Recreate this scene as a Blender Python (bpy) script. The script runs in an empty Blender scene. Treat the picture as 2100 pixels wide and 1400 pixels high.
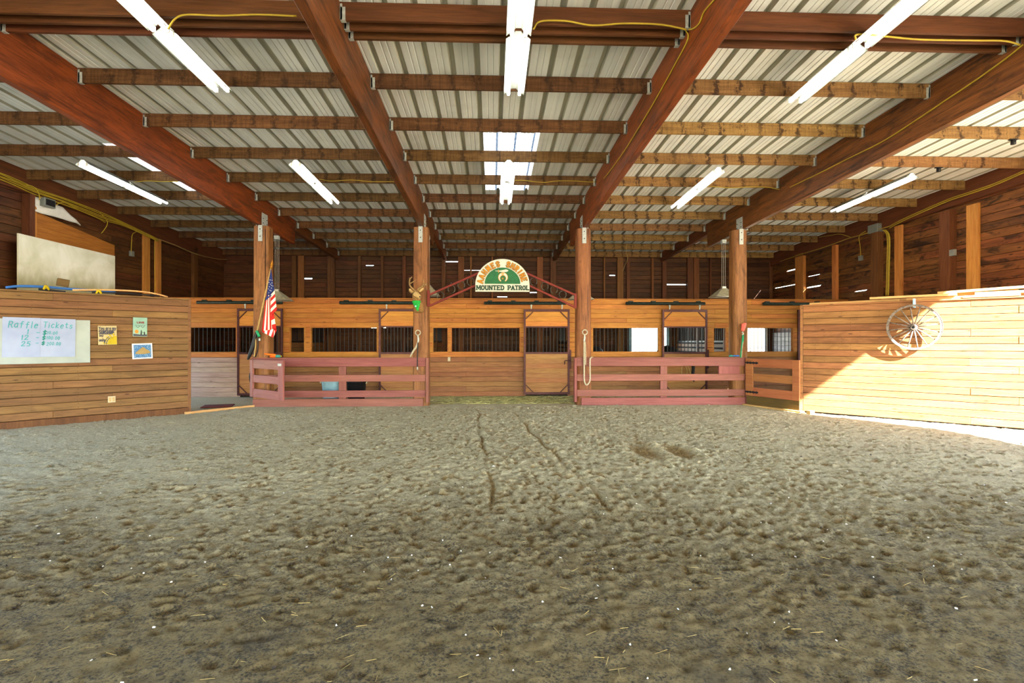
import bpy, bmesh, math, random
import numpy as np
from mathutils import Matrix, Vector
random.seed(7); rng = np.random.default_rng(11)
scene = bpy.context.scene
COL = scene.collection
PI = math.pi
# ------------------------------------------------------------------ camera
FPX, CAMH, YAW = 1080.0, 1.45, math.atan(40/1080)
cam = bpy.data.objects.new('camera', bpy.data.cameras.new('camera'))
COL.objects.link(cam)
cam.location = (0, 0, CAMH)
cam.rotation_euler = (PI/2, 0, -YAW)
cam.data.sensor_width = 36.0
cam.data.lens = 36.0*FPX/2100.0
cam.data.clip_start = 0.05
cam.data.clip_end = 400
scene.camera = cam
# ------------------------------------------------------------------ world, sun, exposure
SUN_TRAVEL = Vector((-0.787, 1.65, -1.0)).normalized()
world = bpy.data.worlds.new('sky'); scene.world = world
world.use_nodes = True
wn = world.node_tree.nodes; wl = world.node_tree.links
sky = wn.new('ShaderNodeTexSky'); sky.sky_type = 'NISHITA'; sky.sun_disc = False
sky.sun_elevation = math.asin(-SUN_TRAVEL.z)
sky.sun_rotation = math.atan2(-SUN_TRAVEL.x, -SUN_TRAVEL.y)
sky.air_density = 1.0; sky.dust_density = 0.5
wl.new(sky.outputs[0], wn['Background'].inputs[0])
wn['Background'].inputs[1].default_value = 1.35
sun = bpy.data.objects.new('sun', bpy.data.lights.new('sun', 'SUN'))
COL.objects.link(sun)
sun.data.energy = 85.0; sun.data.angle = math.radians(0.55); sun.data.color = (1.0, 0.97, 0.94)
sun.rotation_euler = SUN_TRAVEL.to_track_quat('-Z', 'Y').to_euler()
sun.location = (20, -20, 20)
TUBE_POWER = 23.0
scene.view_settings.view_transform = 'Standard'
scene.view_settings.look = 'None'
scene.view_settings.gamma = 1.0
scene.view_settings.use_curve_mapping = False
scene.view_settings.exposure = 0.64
scene.cycles.use_denoising = True
scene.cycles.max_bounces = 7
scene.cycles.diffuse_bounces = 4
scene.cycles.adaptive_threshold = 0.03
scene.cycles.sample_clamp_indirect = 6.0
# ------------------------------------------------------------------ measured layout (metres)
RX, LX, BY, SY, NY = 9.72, -8.98, 17.95, 14.0, -8.0     # right/left/back wall, stall front, near wall
SLOPE = 0.0315
def roof(y): return 5.06 - SLOPE*y
BEAMX = (-5.20, -1.60, 2.11, 5.82)
FY = 11.90                                              # arena fence line
LA0 = Vector((-6.10, 10.82, 0)); RA0 = Vector((6.38, 10.60, 0))   # far ends of the two angled walls
_F = Vector((math.sin(YAW), math.cos(YAW), 0)); _R = Vector((math.cos(YAW), -math.sin(YAW), 0)); _C = Vector((0, 0, CAMH))
def ray(u, v): return _F + _R*((u-1050)/FPX) + Vector((0, 0, 1))*((700-v)/FPX)
def onY(u, v, Y): r = ray(u, v); return _C + r*(Y/r.y)
def onX(u, v, X): r = ray(u, v); return _C + r*(X/r.x)
def onZ(u, v, Z): r = ray(u, v); return _C + r*((Z-CAMH)/r.z)
def onP(u, v, P, n): r = ray(u, v); return _C + r*((Vector(P)-_C).dot(n)/r.dot(n))
# ------------------------------------------------------------------ materials
def lin(h):
    h = h.lstrip('#'); c = [int(h[i:i+2], 16)/255 for i in (0, 2, 4)]
    return tuple(((x/12.92) if x <= .04045 else ((x+.055)/1.055)**2.4) for x in c)+(1.0,)
class NT:
    def __init__(s, name):
        s.m = bpy.data.materials.new(name); s.m.use_nodes = True
        s.n = s.m.node_tree.nodes; s.l = s.m.node_tree.links; s.b = s.n['Principled BSDF']
        s.b.inputs['Specular IOR Level'].default_value = .25
    def new(s, t, **k):
        n = s.n.new('ShaderNode'+t)
        for a, b in k.items(): setattr(n, a, b)
        return n
    def set(s, n, key, v):
        if hasattr(v, 'is_output') and v.is_output: s.l.new(v, n.inputs[key])
        else: n.inputs[key].default_value = v
    def math(s, op, a, b=0.0, c=0.0, clamp=False):
        n = s.new('Math', operation=op, use_clamp=clamp)
        for i, v in enumerate((a, b, c)): s.set(n, i, v)
        return n.outputs[0]
    def mix(s, f, a, b, mode='MIX'):
        n = s.new('Mix', data_type='RGBA', blend_type=mode)
        s.set(n, 0, f); s.set(n, 6, a); s.set(n, 7, b)
        return n.outputs[2]
    def ramp(s, f, stops, interp='LINEAR'):
        n = s.new('ValToRGB'); n.color_ramp.interpolation = interp
        e = n.color_ramp.elements
        while len(e) < len(stops): e.new(.5)
        for el, (p, c) in zip(e, stops):
            el.position = p; el.color = c if len(c) == 4 else tuple(c)+(1,)
        s.set(n, 0, f); return n.outputs[0]
    def noise(s, vec, scale, detail=4, rough=.55, dist=0.0):
        n = s.new('TexNoise'); s.set(n, 'Vector', vec); s.set(n, 'Scale', scale); s.set(n, 'Detail', detail)
        s.set(n, 'Roughness', rough); s.set(n, 'Distortion', dist); return n.outputs['Fac']
    def vor(s, vec, scale, feature='F1', rand=1.0):
        n = s.new('TexVoronoi', feature=feature); s.set(n, 'Vector', vec); s.set(n, 'Scale', scale); s.set(n, 'Randomness', rand)
        return n.outputs['Distance']
    def mapping(s, vec, scale=(1, 1, 1), loc=(0, 0, 0)):
        n = s.new('Mapping'); s.set(n, 'Vector', vec); s.set(n, 'Scale', scale); s.set(n, 'Location', loc); return n.outputs[0]
    def obj(s): return s.new('TexCoord').outputs['Object']
    def rand(s): return s.new('ObjectInfo').outputs['Random']
    def comb(s, x, y, z):
        n = s.new('CombineXYZ'); s.set(n, 0, x); s.set(n, 1, y); s.set(n, 2, z); return n.outputs[0]
    def sep(s, v): n = s.new('SeparateXYZ'); s.set(n, 0, v); return n.outputs
    def step(s, v, a, b):
        n = s.new('MapRange', interpolation_type='SMOOTHSTEP'); s.set(n, 0, v); s.set(n, 1, a); s.set(n, 2, b); return n.outputs[0]
    def bump(s, h, strength=.3, dist=.01):
        n = s.new('Bump'); s.set(n, 'Height', h); s.set(n, 'Strength', strength); s.set(n, 'Distance', dist)
        s.l.new(n.outputs[0], s.b.inputs['Normal'])
    def done(s, col, rough=.6, metal=0.0):
        s.set(s.b, 'Base Color', col); s.set(s.b, 'Roughness', rough); s.set(s.b, 'Metallic', metal); return s.m
def plain(name, h, rough=.6, metal=0.0, var=.08, scale=8.0):
    t = NT(name); c = lin(h); nz = t.noise(t.obj(), scale, 4)
    d = tuple(x*(1-2*var) for x in c[:3])+(1,); e = tuple(min(1, x*(1+var)) for x in c[:3])+(1,)
    return t.done(t.ramp(nz, [(.3, d), (.7, e)]), rough, metal)
def wood(name, c1, c2, dark, axis=0, var=.35, knots=.5, rough=.62, grain=1.0, stain=None, nails=None, hue=.02, blot=.0, streak=.0, saw=.0):
    """boards: grain along the local axis, each object gets its own tone from its random number"""
    t = NT(name); o = t.obj(); r = t.rand()
    off = t.math('MULTIPLY', r, 57.0)
    va = t.new('VectorMath', operation='ADD'); t.set(va, 0, o); t.set(va, 1, t.comb(off, t.math('MULTIPLY', r, 31.0), t.math('MULTIPLY', r, 17.0)))
    p = va.outputs[0]
    def sc(l, w): v = [w, w, w]; v[axis] = l; return tuple(v)
    g1 = t.noise(t.mapping(p, sc(.9, 9)), 1.6, 5, .6, .6)
    g2 = t.noise(t.mapping(p, sc(2.2, 60)), 1.6, 3, .5)
    col = t.ramp(g1, [(.28, lin(c1)), (.72, lin(c2))])
    f2 = t.ramp(g2, [(.35, (.62, .58, .55, 1)), (.6, (1, 1, 1, 1))])
    col = t.mix(.65*grain, col, f2, 'MULTIPLY')
    if blot:
        b = t.step(t.noise(t.mapping(p, sc(1.2, 3.5)), 1.7, 5, .65, .8), .50, .66)
        col = t.mix(t.math('MULTIPLY', b, blot), col, lin(dark))
    if saw:                                       # rough saw marks across the face
        w1 = t.ramp(t.noise(t.mapping(p, sc(26, 2.0)), 1.5, 3, .6), [(.38, (.45, .42, .4, 1)), (.58, (1, 1, 1, 1))])
        col = t.mix(saw, col, w1, 'MULTIPLY')
    if streak:
        k2 = t.step(t.noise(t.mapping(p, sc(.55, 11)), 1.6, 5, .7, .4), .50, .66)
        col = t.mix(t.math('MULTIPLY', k2, streak), col, lin(dark))
    if knots:
        v = t.vor(t.mapping(p, sc(1.7, 6.0)), 1.25)
        k = t.step(v, .12, .045)
        col = t.mix(t.math('MULTIPLY', k, knots), col, lin(dark))
    if stain:                                     # drip stains below every roof rib
        x = t.sep(o)[axis]; per, amt = stain
        wob = t.math('MULTIPLY', t.math('SUBTRACT', t.noise(t.mapping(p, (2.2, 2.2, 9)), 1.5, 4, .7), .5), .30)
        ph = t.math('ABSOLUTE', t.math('SUBTRACT', t.math('FRACT', t.math('DIVIDE', t.math('ADD', x, wob), per)), .5))
        s1 = t.step(ph, .19, .05)
        brk = t.step(t.noise(t.mapping(p, sc(12, 4)), 1.5, 4, .7), .40, .54)
        brk2 = t.step(t.noise(t.mapping(p, sc(1.1, 1.1)), 1.2, 2), .25, .5)
        s2 = t.math('MULTIPLY', t.math('MULTIPLY', s1, brk), brk2)
        sp = t.math('MULTIPLY', t.step(t.noise(t.mapping(p, sc(30, 16)), 1.3, 3, .6), .60, .68), .55)
        col = t.mix(t.math('MULTIPLY', t.math('MAXIMUM', s2, sp), amt), col, lin(dark))
    if nails:
        s3 = t.sep(o); x = s3[axis]; z = s3[2]
        px = t.math('MULTIPLY', t.math('SUBTRACT', t.math('FRACT', t.math('DIVIDE', t.math('ADD', x, 20.13), nails)), .5), nails)
        zz = t.math('SUBTRACT', t.math('ABSOLUTE', z), .035)
        d2 = t.math('SQRT', t.math('ADD', t.math('POWER', px, 2.0), t.math('POWER', zz, 2.0)))
        col = t.mix(t.math('MULTIPLY', t.step(d2, .011, .005), .45), col, lin(dark))
    hs = t.new('HueSaturation')
    t.set(hs, 'Value', t.math('ADD', t.math('MULTIPLY', r, var), 1-var/2))
    t.set(hs, 'Hue', t.math('ADD', t.math('MULTIPLY', t.math('FRACT', t.math('MULTIPLY', r, 7.3)), hue), .5-hue/2))
    t.set(hs, 'Color', col)
    t.bump(t.math('ADD', g1, g2), .25, .004)
    return t.done(hs.outputs[0], rough)
M = {}
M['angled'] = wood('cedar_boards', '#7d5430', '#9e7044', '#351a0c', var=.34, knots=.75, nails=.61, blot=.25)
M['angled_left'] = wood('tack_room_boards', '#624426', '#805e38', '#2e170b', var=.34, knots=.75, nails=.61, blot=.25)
M['stall'] = wood('stall_boards', '#935a24', '#b27a37', '#4a2408', var=.26, knots=.6, nails=.61)
M['stall_low'] = wood('stall_boards_worn', '#744c2d', '#906843', '#3c2211', var=.28, knots=.6, nails=.61)
M['panel'] = wood('door_panel_boards', '#ab702c', '#c08840', '#6a3a10', var=.2, knots=.25)
M['panel_low'] = wood('door_panel_boards_worn', '#92633a', '#aa7c4e', '#5a3415', var=.2, knots=.2)
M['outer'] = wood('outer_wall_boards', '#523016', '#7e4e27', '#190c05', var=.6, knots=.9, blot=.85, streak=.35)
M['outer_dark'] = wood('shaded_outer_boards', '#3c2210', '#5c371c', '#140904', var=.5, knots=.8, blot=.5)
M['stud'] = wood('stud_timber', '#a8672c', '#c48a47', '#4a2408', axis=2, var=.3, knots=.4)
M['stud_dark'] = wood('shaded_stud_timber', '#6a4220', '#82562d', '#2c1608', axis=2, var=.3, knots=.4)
M['darkpost'] = wood('dark_post_timber', '#4e2c16', '#6c4424', '#1e0e08', axis=2, var=.3, knots=.2)
M['purlin'] = wood('purlin_timber', '#4e3218', '#70502c', '#1f0e07', var=.36, knots=.2, stain=(.3048, .7), rough=.75, saw=.5)
M['purlin_light'] = wood('purlin_timber_pale', '#74532d', '#9a7646', '#26120a', var=.3, knots=.2, stain=(.3048, .85), rough=.75, saw=.35)
M['purlin_new'] = wood('purlin_timber_clean', '#4a2a14', '#663c1e', '#3a1c0c', var=.25, knots=.2, rough=.7)
M['beam'] = wood('glulam_timber', '#4c2811', '#7e4a21', '#1a0c07', axis=1, var=.2, knots=.0, blot=.55, streak=.75, rough=.5)
M['beam_red'] = wood('glulam_timber_red', '#5c2b0f', '#8e491b', '#1e0d07', axis=1, var=.1, knots=.0, blot=.45, streak=.6, rough=.5)
M['post'] = wood('post_timber', '#724528', '#91613a', '#2a1409', axis=2, var=.16, knots=.15, blot=.4, streak=.6, rough=.6)
M['fence'] = wood('barn_red_paint', '#703f38', '#89554c', '#5c2e28', var=.2, knots=.1, grain=.5, rough=.6)
M['fence_v'] = wood('barn_red_paint_upright', '#703f38', '#89554c', '#5c2e28', axis=2, var=.2, knots=.1, grain=.5, rough=.6)
M['gate'] = wood('gate_brown_paint', '#8e5632', '#a86c44', '#4a2814', var=.12, knots=.0, grain=.5)
M['kick'] = wood('mossy_kick_board', '#4d3c1c', '#66512a', '#2c2210', var=.1, knots=.0)
M['lumber'] = wood('loose_lumber', '#b98d52', '#d8b478', '#6a4a22', var=.4, knots=.3)
M['ply'] = wood('brown_plywood', '#8a5522', '#a66c2f', '#55300f', var=.1, knots=.0)
M['backing'] = plain('joint_backing', '#24140b', .9)
M['deck'] = plain('loft_deck_wood', '#7a5230', .8)
M['galv'] = plain('galvanised_steel', '#a9b0ac', .5, .15, .15, 30)
M['bolt'] = plain('bolt_steel', '#33302c', .4, .7)
M['roof'] = None
M['white'] = plain('white_enamel', '#e6e8e4', .4)
M['reflector'] = plain('dusty_reflector', '#74776f', .4, .3)
M['iron'] = plain('dark_iron', '#2a2d30', .5, .5)
M['track'] = plain('track_steel', '#23302e', .5, .4, .3, 20)
M['doorframe'] = plain('purple_brown_steel', '#4a2a2c', .45, .3, .2, 20)
M['truss'] = plain('oxide_red_steel', '#641f18', .5, .2, .15, 20)
M['shoe'] = plain('horseshoe_iron', '#4a473f', .5, .6, .25, 30)
M['yellow'] = plain('yellow_cable', '#a8912a', .5)
M['grey_wire'] = plain('grey_cable', '#8f8b80', .6)
M['black'] = plain('black_rubber', '#15161a', .45)
M['rope'] = plain('pale_rope', '#aca48e', .8, 0, .2, 60)
M['tan_rope'] = plain('tan_rope', '#b59b62', .8, 0, .2, 60)
M['box_grey'] = plain('grey_box', '#7f8580', .5, .3)
M['signwhite'] = plain('sign_white', '#b9bdb0', .55, 0, .05)
M['signgreen'] = plain('sign_green', '#0f5a32', .5, 0, .15, 14)
M['lettergreen'] = plain('letter_green', '#0a3527', .5, 0, .1)
M['gold'] = plain('letter_gold', '#a8700f', .45, .1, .2, 20)
M['letterdark'] = plain('letter_outline', '#3d2f16', .6)
M['red'] = plain('flag_red', '#c2221c', .7, 0, .1)
M['flagwhite'] = plain('flag_white', '#f0ead8', .7, 0, .06)
M['blue'] = plain('flag_blue', '#20306e', .7, 0, .1)
M['fur'] = plain('deer_fur', '#8a693e', .9, 0, .25, 40)
M['furlight'] = plain('deer_pale_fur', '#b59a68', .9, 0, .2, 40)
M['antler'] = plain('antler_bone', '#8d7248', .6, 0, .3, 40)
M['bandana'] = plain('bandana_green', '#159a3a', .7, 0, .2, 60)
M['wheelwood'] = plain('weathered_wheel_wood', '#756a62', .7, 0, .3, 30)
M['wheeliron'] = plain('wheel_tyre_iron', '#6b635c', .55, .4, .3, 30)
M['bluebit'] = plain('blue_plastic', '#2f62a8', .4)
M['lightblue'] = plain('pale_blue_plastic', '#8fb8cc', .4, 0, .1)
M['orange'] = plain('orange_plastic', '#f26a12', .4)
M['teal'] = plain('teal_plastic', '#2a7d78', .4)
M['green'] = plain('green_nylon', '#1c8a5c', .5)
M['pink'] = plain('pink_nylon', '#f0685e', .6)
M['hood'] = plain('hood_metal', '#a39d84', .5, .3, .15, 20)
M['pewter'] = plain('aluminium_rod', '#8d8a82', .4, .6)
M['redmat'] = plain('red_rubber_mat', '#5a221c', .8)
M['outlet'] = plain('ivory_outlet', '#b0a488', .5)
def dirty_white():
    t = NT('dirty_white_panel'); o = t.obj()
    a = t.noise(o, 1.6, 5, .6, .5); b = t.noise(t.mapping(o, (1, 1, .5)), 5, 5, .6)
    c = t.ramp(a, [(.35, lin('#b9bda8')), (.65, lin('#d6dad2'))])
    z = t.sep(o)[2]
    edge = t.math('MULTIPLY', t.step(t.math('ADD', z, t.math('MULTIPLY', b, .5)), .35, -.15), .75)
    c = t.mix(edge, c, lin('#7c7648'))
    return t.done(c, .6)
M['dirty'] = dirty_white()
def paper(name, a, b):
    t = NT(name); return t.done(t.ramp(t.noise(t.obj(), 2.5, 3), [(.3, lin(a)), (.7, lin(b))]), .55)
M['board'] = paper('whiteboard_face', '#87928f', '#98a29e')
M['paper'] = paper('paper_sheet', '#8290b0', '#929eba')
M['ink'] = plain('teal_marker', '#2f8f96', .6)
M['inkdark'] = plain('dark_marker', '#1a756e', .6)
def roofmat(name, c1, c2):
    t = NT(name); o = t.obj(); r = t.rand()
    n = t.noise(t.mapping(o, (6, .2, 6)), 1.5, 3); n2 = t.noise(o, 1.2, 4, .6)
    col = t.ramp(n, [(.3, lin(c1)), (.7, lin(c2))])
    col = t.mix(t.math('MULTIPLY', t.step(n2, .5, .75), .25), col, lin('#8e8c7c'))
    hs = t.new('HueSaturation'); t.set(hs, 'Color', col); t.set(hs, 'Value', t.math('ADD', t.math('MULTIPLY', r, .16), .9))
    return t.done(hs.outputs[0], .45, .0)
M['roof'] = roofmat('roof_sheet_metal', '#ccd4d6', '#e2e9e8')
M['rib'] = roofmat('roof_rib_shade', '#a9ab9e', '#bcbeb2')
def fibreglass():
    t = NT('translucent_roof_panel'); o = t.obj()
    v = t.noise(t.mapping(o, (30, 12, 30)), 2.0, 4, .7)
    col = t.ramp(v, [(.38, (.05, .052, .05, 1)), (.58, (.20, .20, .195, 1))])
    tr = t.new('BsdfTranslucent'); t.set(tr, 'Color', col)
    df = t.new('BsdfDiffuse'); t.set(df, 'Color', col)
    mx = t.new('MixShader'); t.set(mx, 0, .25); t.l.new(tr.outputs[0], mx.inputs[1]); t.l.new(df.outputs[0], mx.inputs[2])
    t.l.new(mx.outputs[0], t.n['Material Output'].inputs['Surface'])
    return t.m
M['fibre'] = fibreglass()
def tubemat():
    t = NT('lit_fluorescent_tube')
    t.set(t.b, 'Base Color', (.9, .9, .9, 1)); t.set(t.b, 'Emission Color', (1.0, .97, .86, 1)); t.set(t.b, 'Emission Strength', TUBE_POWER)
    return t.m
M['tube'] = tubemat()
def bluetile():
    t = NT('blue_mosaic'); v = t.vor(t.obj(), 70)
    return t.done(t.ramp(v, [(.2, lin('#1f4a80')), (.5, lin('#3a6d9c')), (.8, lin('#6a8fae'))]), .5)
M['mosaic'] = bluetile()
def sandmat():
    t = NT('arena_sand')
    geo = t.new('NewGeometry').outputs['Position']
    at = t.new('Attribute', attribute_name='dent').outputs['Fac']
    xyz = t.sep(geo); x, y = xyz[0], xyz[1]
    big = t.noise(geo, .55, 4, .6); mid = t.noise(geo, 5, 5, .65); fine = t.noise(geo, 60, 4, .7); grit = t.noise(geo, 210, 3, .7)
    col = t.ramp(mid, [(.3, lin('#d2c9a8')), (.7, lin('#ebe2be'))])
    damp = t.math('MULTIPLY', t.step(at, .12, .75), .75)                       # freshly turned damp sand in the prints
    col = t.mix(damp, col, lin('#a5803c'))
    # hay dust and dark litter collect near the open end of the arena
    near = t.step(t.math('ADD', y, t.math('MULTIPLY', t.math('SUBTRACT', big, .5), 4.0)), 6.0, 2.4)
    lit = t.math('MULTIPLY', t.step(t.math('ADD', fine, t.math('MULTIPLY', mid, .5)), .70, .92), t.math('ADD', .25, t.math('MULTIPLY', near, .6)))
    col = t.mix(t.math('MULTIPLY', near, .8), col, lin('#8f7a4a'))
    col = t.mix(lit, col, lin('#4b4a46'))
    dk = t.math('MULTIPLY', t.step(t.noise(geo, 1.4, 5, .7), .52, .68), t.math('ADD', .08, t.math('MULTIPLY', near, .5)))
    col = t.mix(dk, col, lin('#5a554a'))
    hay = t.math('MULTIPLY', t.step(y, 11.9, 12.6), t.step(t.math('ABSOLUTE', t.math('SUBTRACT', x, .3)), 2.6, 1.2))
    col = t.mix(t.math('MULTIPLY', hay, .45), col, lin('#948a55'))
    fr = t.noise(geo, 32, 8, .78)
    col = t.mix(.85, col, t.ramp(fr, [(.38, (.48, .45, .40, 1)), (.47, (.86, .84, .80, 1)), (.56, (1.0, 1.0, 1.0, 1))]), 'MULTIPLY')
    sp = t.step(grit, .68, .74)
    col = t.mix(t.math('MULTIPLY', sp, .35), col, lin('#d8cfb8'))
    sp2 = t.step(grit, .36, .30)
    col = t.mix(t.math('MULTIPLY', sp2, .5), col, lin('#4e463a'))
    t.bump(t.math('ADD', t.math('MULTIPLY', fr, 1.3), t.math('ADD', t.math('MULTIPLY', grit, .25), t.math('MULTIPLY', mid, .5))), 1.0, .05)
    return t.done(col, .95)
M['sand'] = sandmat()
M['dirt'] = plain('outdoor_dirt', '#b8a98c', .95, 0, .15, .5)
M['straw'] = plain('straw', '#a08c58', .8, 0, .3, 5)
M['hay'] = plain('green_hay', '#97905c', .85, 0, .3, 5)
M['bark'] = plain('dark_bark', '#332b24', .8, 0, .2, 5)
M['chip'] = plain('pale_chip', '#d9d8d4', .8, 0, .15, 5)
M['leaf'] = plain('tree_leaf', '#5c7a3a', .7, 0, .3, 5)

# ------------------------------------------------------------------ object helpers
def wm(o):
    m = o.matrix_basis
    return (wm(o.parent) @ o.matrix_parent_inverse @ m) if o.parent else m.copy()
def place(o, m, parent=None):
    COL.objects.link(o)
    if parent is not None:
        o.parent = parent; o.matrix_parent_inverse = wm(parent).inverted()
    o.matrix_basis = m
    return o
def tag(o, label=None, cat=None, group=None, kind=None):
    if label: o['label'] = label
    if cat: o['category'] = cat
    if group: o['group'] = group
    if kind: o['kind'] = kind
    return o
def thing(name, label, cat, loc, group=None):
    o = bpy.data.objects.new(name, None); o.empty_display_size = .1
    place(o, Matrix.Translation(Vector(loc)))
    return tag(o, label, cat, group)
I4 = Matrix.Identity(4)
def T(x, y=None, z=None): return Matrix.Translation(Vector(x) if y is None else Vector((x, y, z)))
def RZ(a): return Matrix.Rotation(a, 4, 'Z')
def RXm(a): return Matrix.Rotation(a, 4, 'X')
def RYm(a): return Matrix.Rotation(a, 4, 'Y')
def mk(name, verts, faces, mat, parent=None, m=I4, smooth=False, mats=None, midx=None):
    me = bpy.data.meshes.new(name); me.from_pydata([tuple(v) for v in verts], [], faces); me.update()
    if mats:
        for x in mats: me.materials.append(x)
        if midx: me.polygons.foreach_set('material_index', midx)
    else: me.materials.append(mat)
    if smooth: me.polygons.foreach_set('use_smooth', [True]*len(me.polygons))
    return place(bpy.data.objects.new(name, me), m, parent)
_cache = {}
def boxmesh(sx, sy, sz, bev, mat):
    key = (round(sx, 3), round(sy, 3), round(sz, 3), bev, mat.name)
    if key in _cache: return _cache[key]
    bm = bmesh.new(); bmesh.ops.create_cube(bm, size=1)
    bmesh.ops.scale(bm, vec=(sx, sy, sz), verts=bm.verts)
    if bev: bmesh.ops.bevel(bm, geom=list(bm.edges), offset=bev, segments=1, affect='EDGES')
    me = bpy.data.meshes.new('block'); bm.to_mesh(me); bm.free(); me.materials.append(mat)
    _cache[key] = me; return me
def box(name, size, loc, mat, parent=None, m=I4, bev=.004, rot=None):
    b = min(bev, min(size)*.3)
    o = bpy.data.objects.new(name, boxmesh(size[0], size[1], size[2], b, mat))
    mm = m @ T(loc)
    if rot is not None: mm = mm @ rot
    return place(o, mm, parent)
def bar(name, a, b, w, t, mat, parent=None, up=(0, 0, 1), bev=.003):
    """square bar from a to b, length on local X"""
    a, b = Vector(a), Vector(b); d = b-a; L = d.length; x = d/L
    u = Vector(up); y = u.cross(x)
    if y.length < 1e-4: y = Vector((0, 1, 0)).cross(x)
    y.normalize(); z = x.cross(y)
    m = Matrix((x, y, z)).transposed().to_4x4(); m.translation = (a+b)/2
    o = bpy.data.objects.new(name, boxmesh(L, t, w, min(bev, min(w, t)*.3), mat))
    return place(o, m, parent)
def smooth_path(pts, n=6):
    pts = [Vector(p) for p in pts]
    if len(pts) < 3: return pts
    out = []
    q = [pts[0]*2-pts[1]]+pts+[pts[-1]*2-pts[-2]]
    for i in range(1, len(q)-2):
        for k in range(n):
            t = k/n; a, b, c, d = q[i-1], q[i], q[i+1], q[i+2]
            out.append(.5*((2*b)+(c-a)*t+(2*a-5*b+4*c-d)*t*t+(3*b-a-3*c+d)*t**3))
    out.append(pts[-1]); return out
def tubegeo(pts, rad, seg=8, cap=True):
    pts = [Vector(p) for p in pts]; n = len(pts)
    if not hasattr(rad, '__len__'): rad = [rad]*n
    V, Fc = [], []; prev = None
    for i, p in enumerate(pts):
        t = (pts[min(i+1, n-1)]-pts[max(i-1, 0)]).normalized()
        if prev is None:
            a = Vector((0, 0, 1)) if abs(t.z) < .9 else Vector((1, 0, 0))
            u = a.cross(t).normalized()
        else:
            u = (prev-t*prev.dot(t))
            u = u.normalized() if u.length > 1e-6 else Vector((1, 0, 0)).cross(t).normalized()
        prev = u; w = t.cross(u)
        for k in range(seg):
            an = 2*PI*k/seg; V.append(p+(u*math.cos(an)+w*math.sin(an))*rad[i])
    for i in range(n-1):
        for k in range(seg):
            a = i*seg+k; b = i*seg+(k+1) % seg
            Fc.append((a, b, b+seg, a+seg))
    if cap: Fc.append(tuple(range(seg-1, -1, -1))); Fc.append(tuple(range((n-1)*seg, n*seg)))
    return V, Fc
def tube(name, pts, rad, mat, parent=None, seg=8, sm=0, m=I4):
    if sm:
        if hasattr(rad, '__len__'):
            base = rad; k = len(pts)-1; pts2 = smooth_path(pts, sm)
            rad = [base[min(int(i/sm), k)]+(base[min(int(i/sm)+1, k)]-base[min(int(i/sm), k)])*((i % sm)/sm) for i in range(len(pts2))]
            pts = pts2
        else: pts = smooth_path(pts, sm)
    V, Fc = tubegeo(pts, rad, seg)
    return mk(name, V, Fc, mat, parent, m, True)
def lathe(name, prof, mat, parent=None, m=I4, seg=24, smooth=True):
    V, Fc = [], []
    for r, z in prof:
        for k in range(seg): a = 2*PI*k/seg; V.append((r*math.cos(a), r*math.sin(a), z))
    for i in range(len(prof)-1):
        for k in range(seg):
            a = i*seg+k; b = i*seg+(k+1) % seg; Fc.append((a, b, b+seg, a+seg))
    Fc.append(tuple(range(seg-1, -1, -1))); n = len(prof)-1; Fc.append(tuple(range(n*seg, n*seg+seg)))
    return mk(name, V, Fc, mat, parent, m, smooth)
def prism(name, poly, y0, y1, mat, parent=None, m=I4):
    """polygon in local XZ extruded along local Y"""
    n = len(poly)
    V = [(x, y0, z) for x, z in poly]+[(x, y1, z) for x, z in poly]
    Fc = [tuple(range(n)), tuple(range(2*n-1, n-1, -1))]+[(i, i+n, (i+1) % n+n, (i+1) % n) for i in range(n)]
    o = mk(name, V, Fc, mat, parent, m)
    bm = bmesh.new(); bm.from_mesh(o.data); bmesh.ops.recalc_face_normals(bm, faces=bm.faces); bm.to_mesh(o.data); bm.free()
    return o
def join(name, parts, mat, parent=None, m=I4, smooth=False):
    V, Fc = [], []
    for v, f in parts:
        k = len(V); V += list(v); Fc += [tuple(i+k for i in q) for q in f]
    return mk(name, V, Fc, mat, parent, m, smooth)
def boxgeo(cx, cy, cz, sx, sy, sz):
    V = [(cx+a*sx/2, cy+b*sy/2, cz+c*sz/2) for a in (-1, 1) for b in (-1, 1) for c in (-1, 1)]
    return V, [(0, 1, 3, 2), (4, 6, 7, 5), (0, 4, 5, 1), (2, 3, 7, 6), (0, 2, 6, 4), (1, 5, 7, 3)]
def ordinal(i): return ('first', 'second', 'third', 'fourth', 'fifth', 'sixth', 'seventh', 'eighth', 'ninth', 'tenth', 'eleventh', 'twelfth', 'thirteenth', 'fourteenth')[i]
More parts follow.
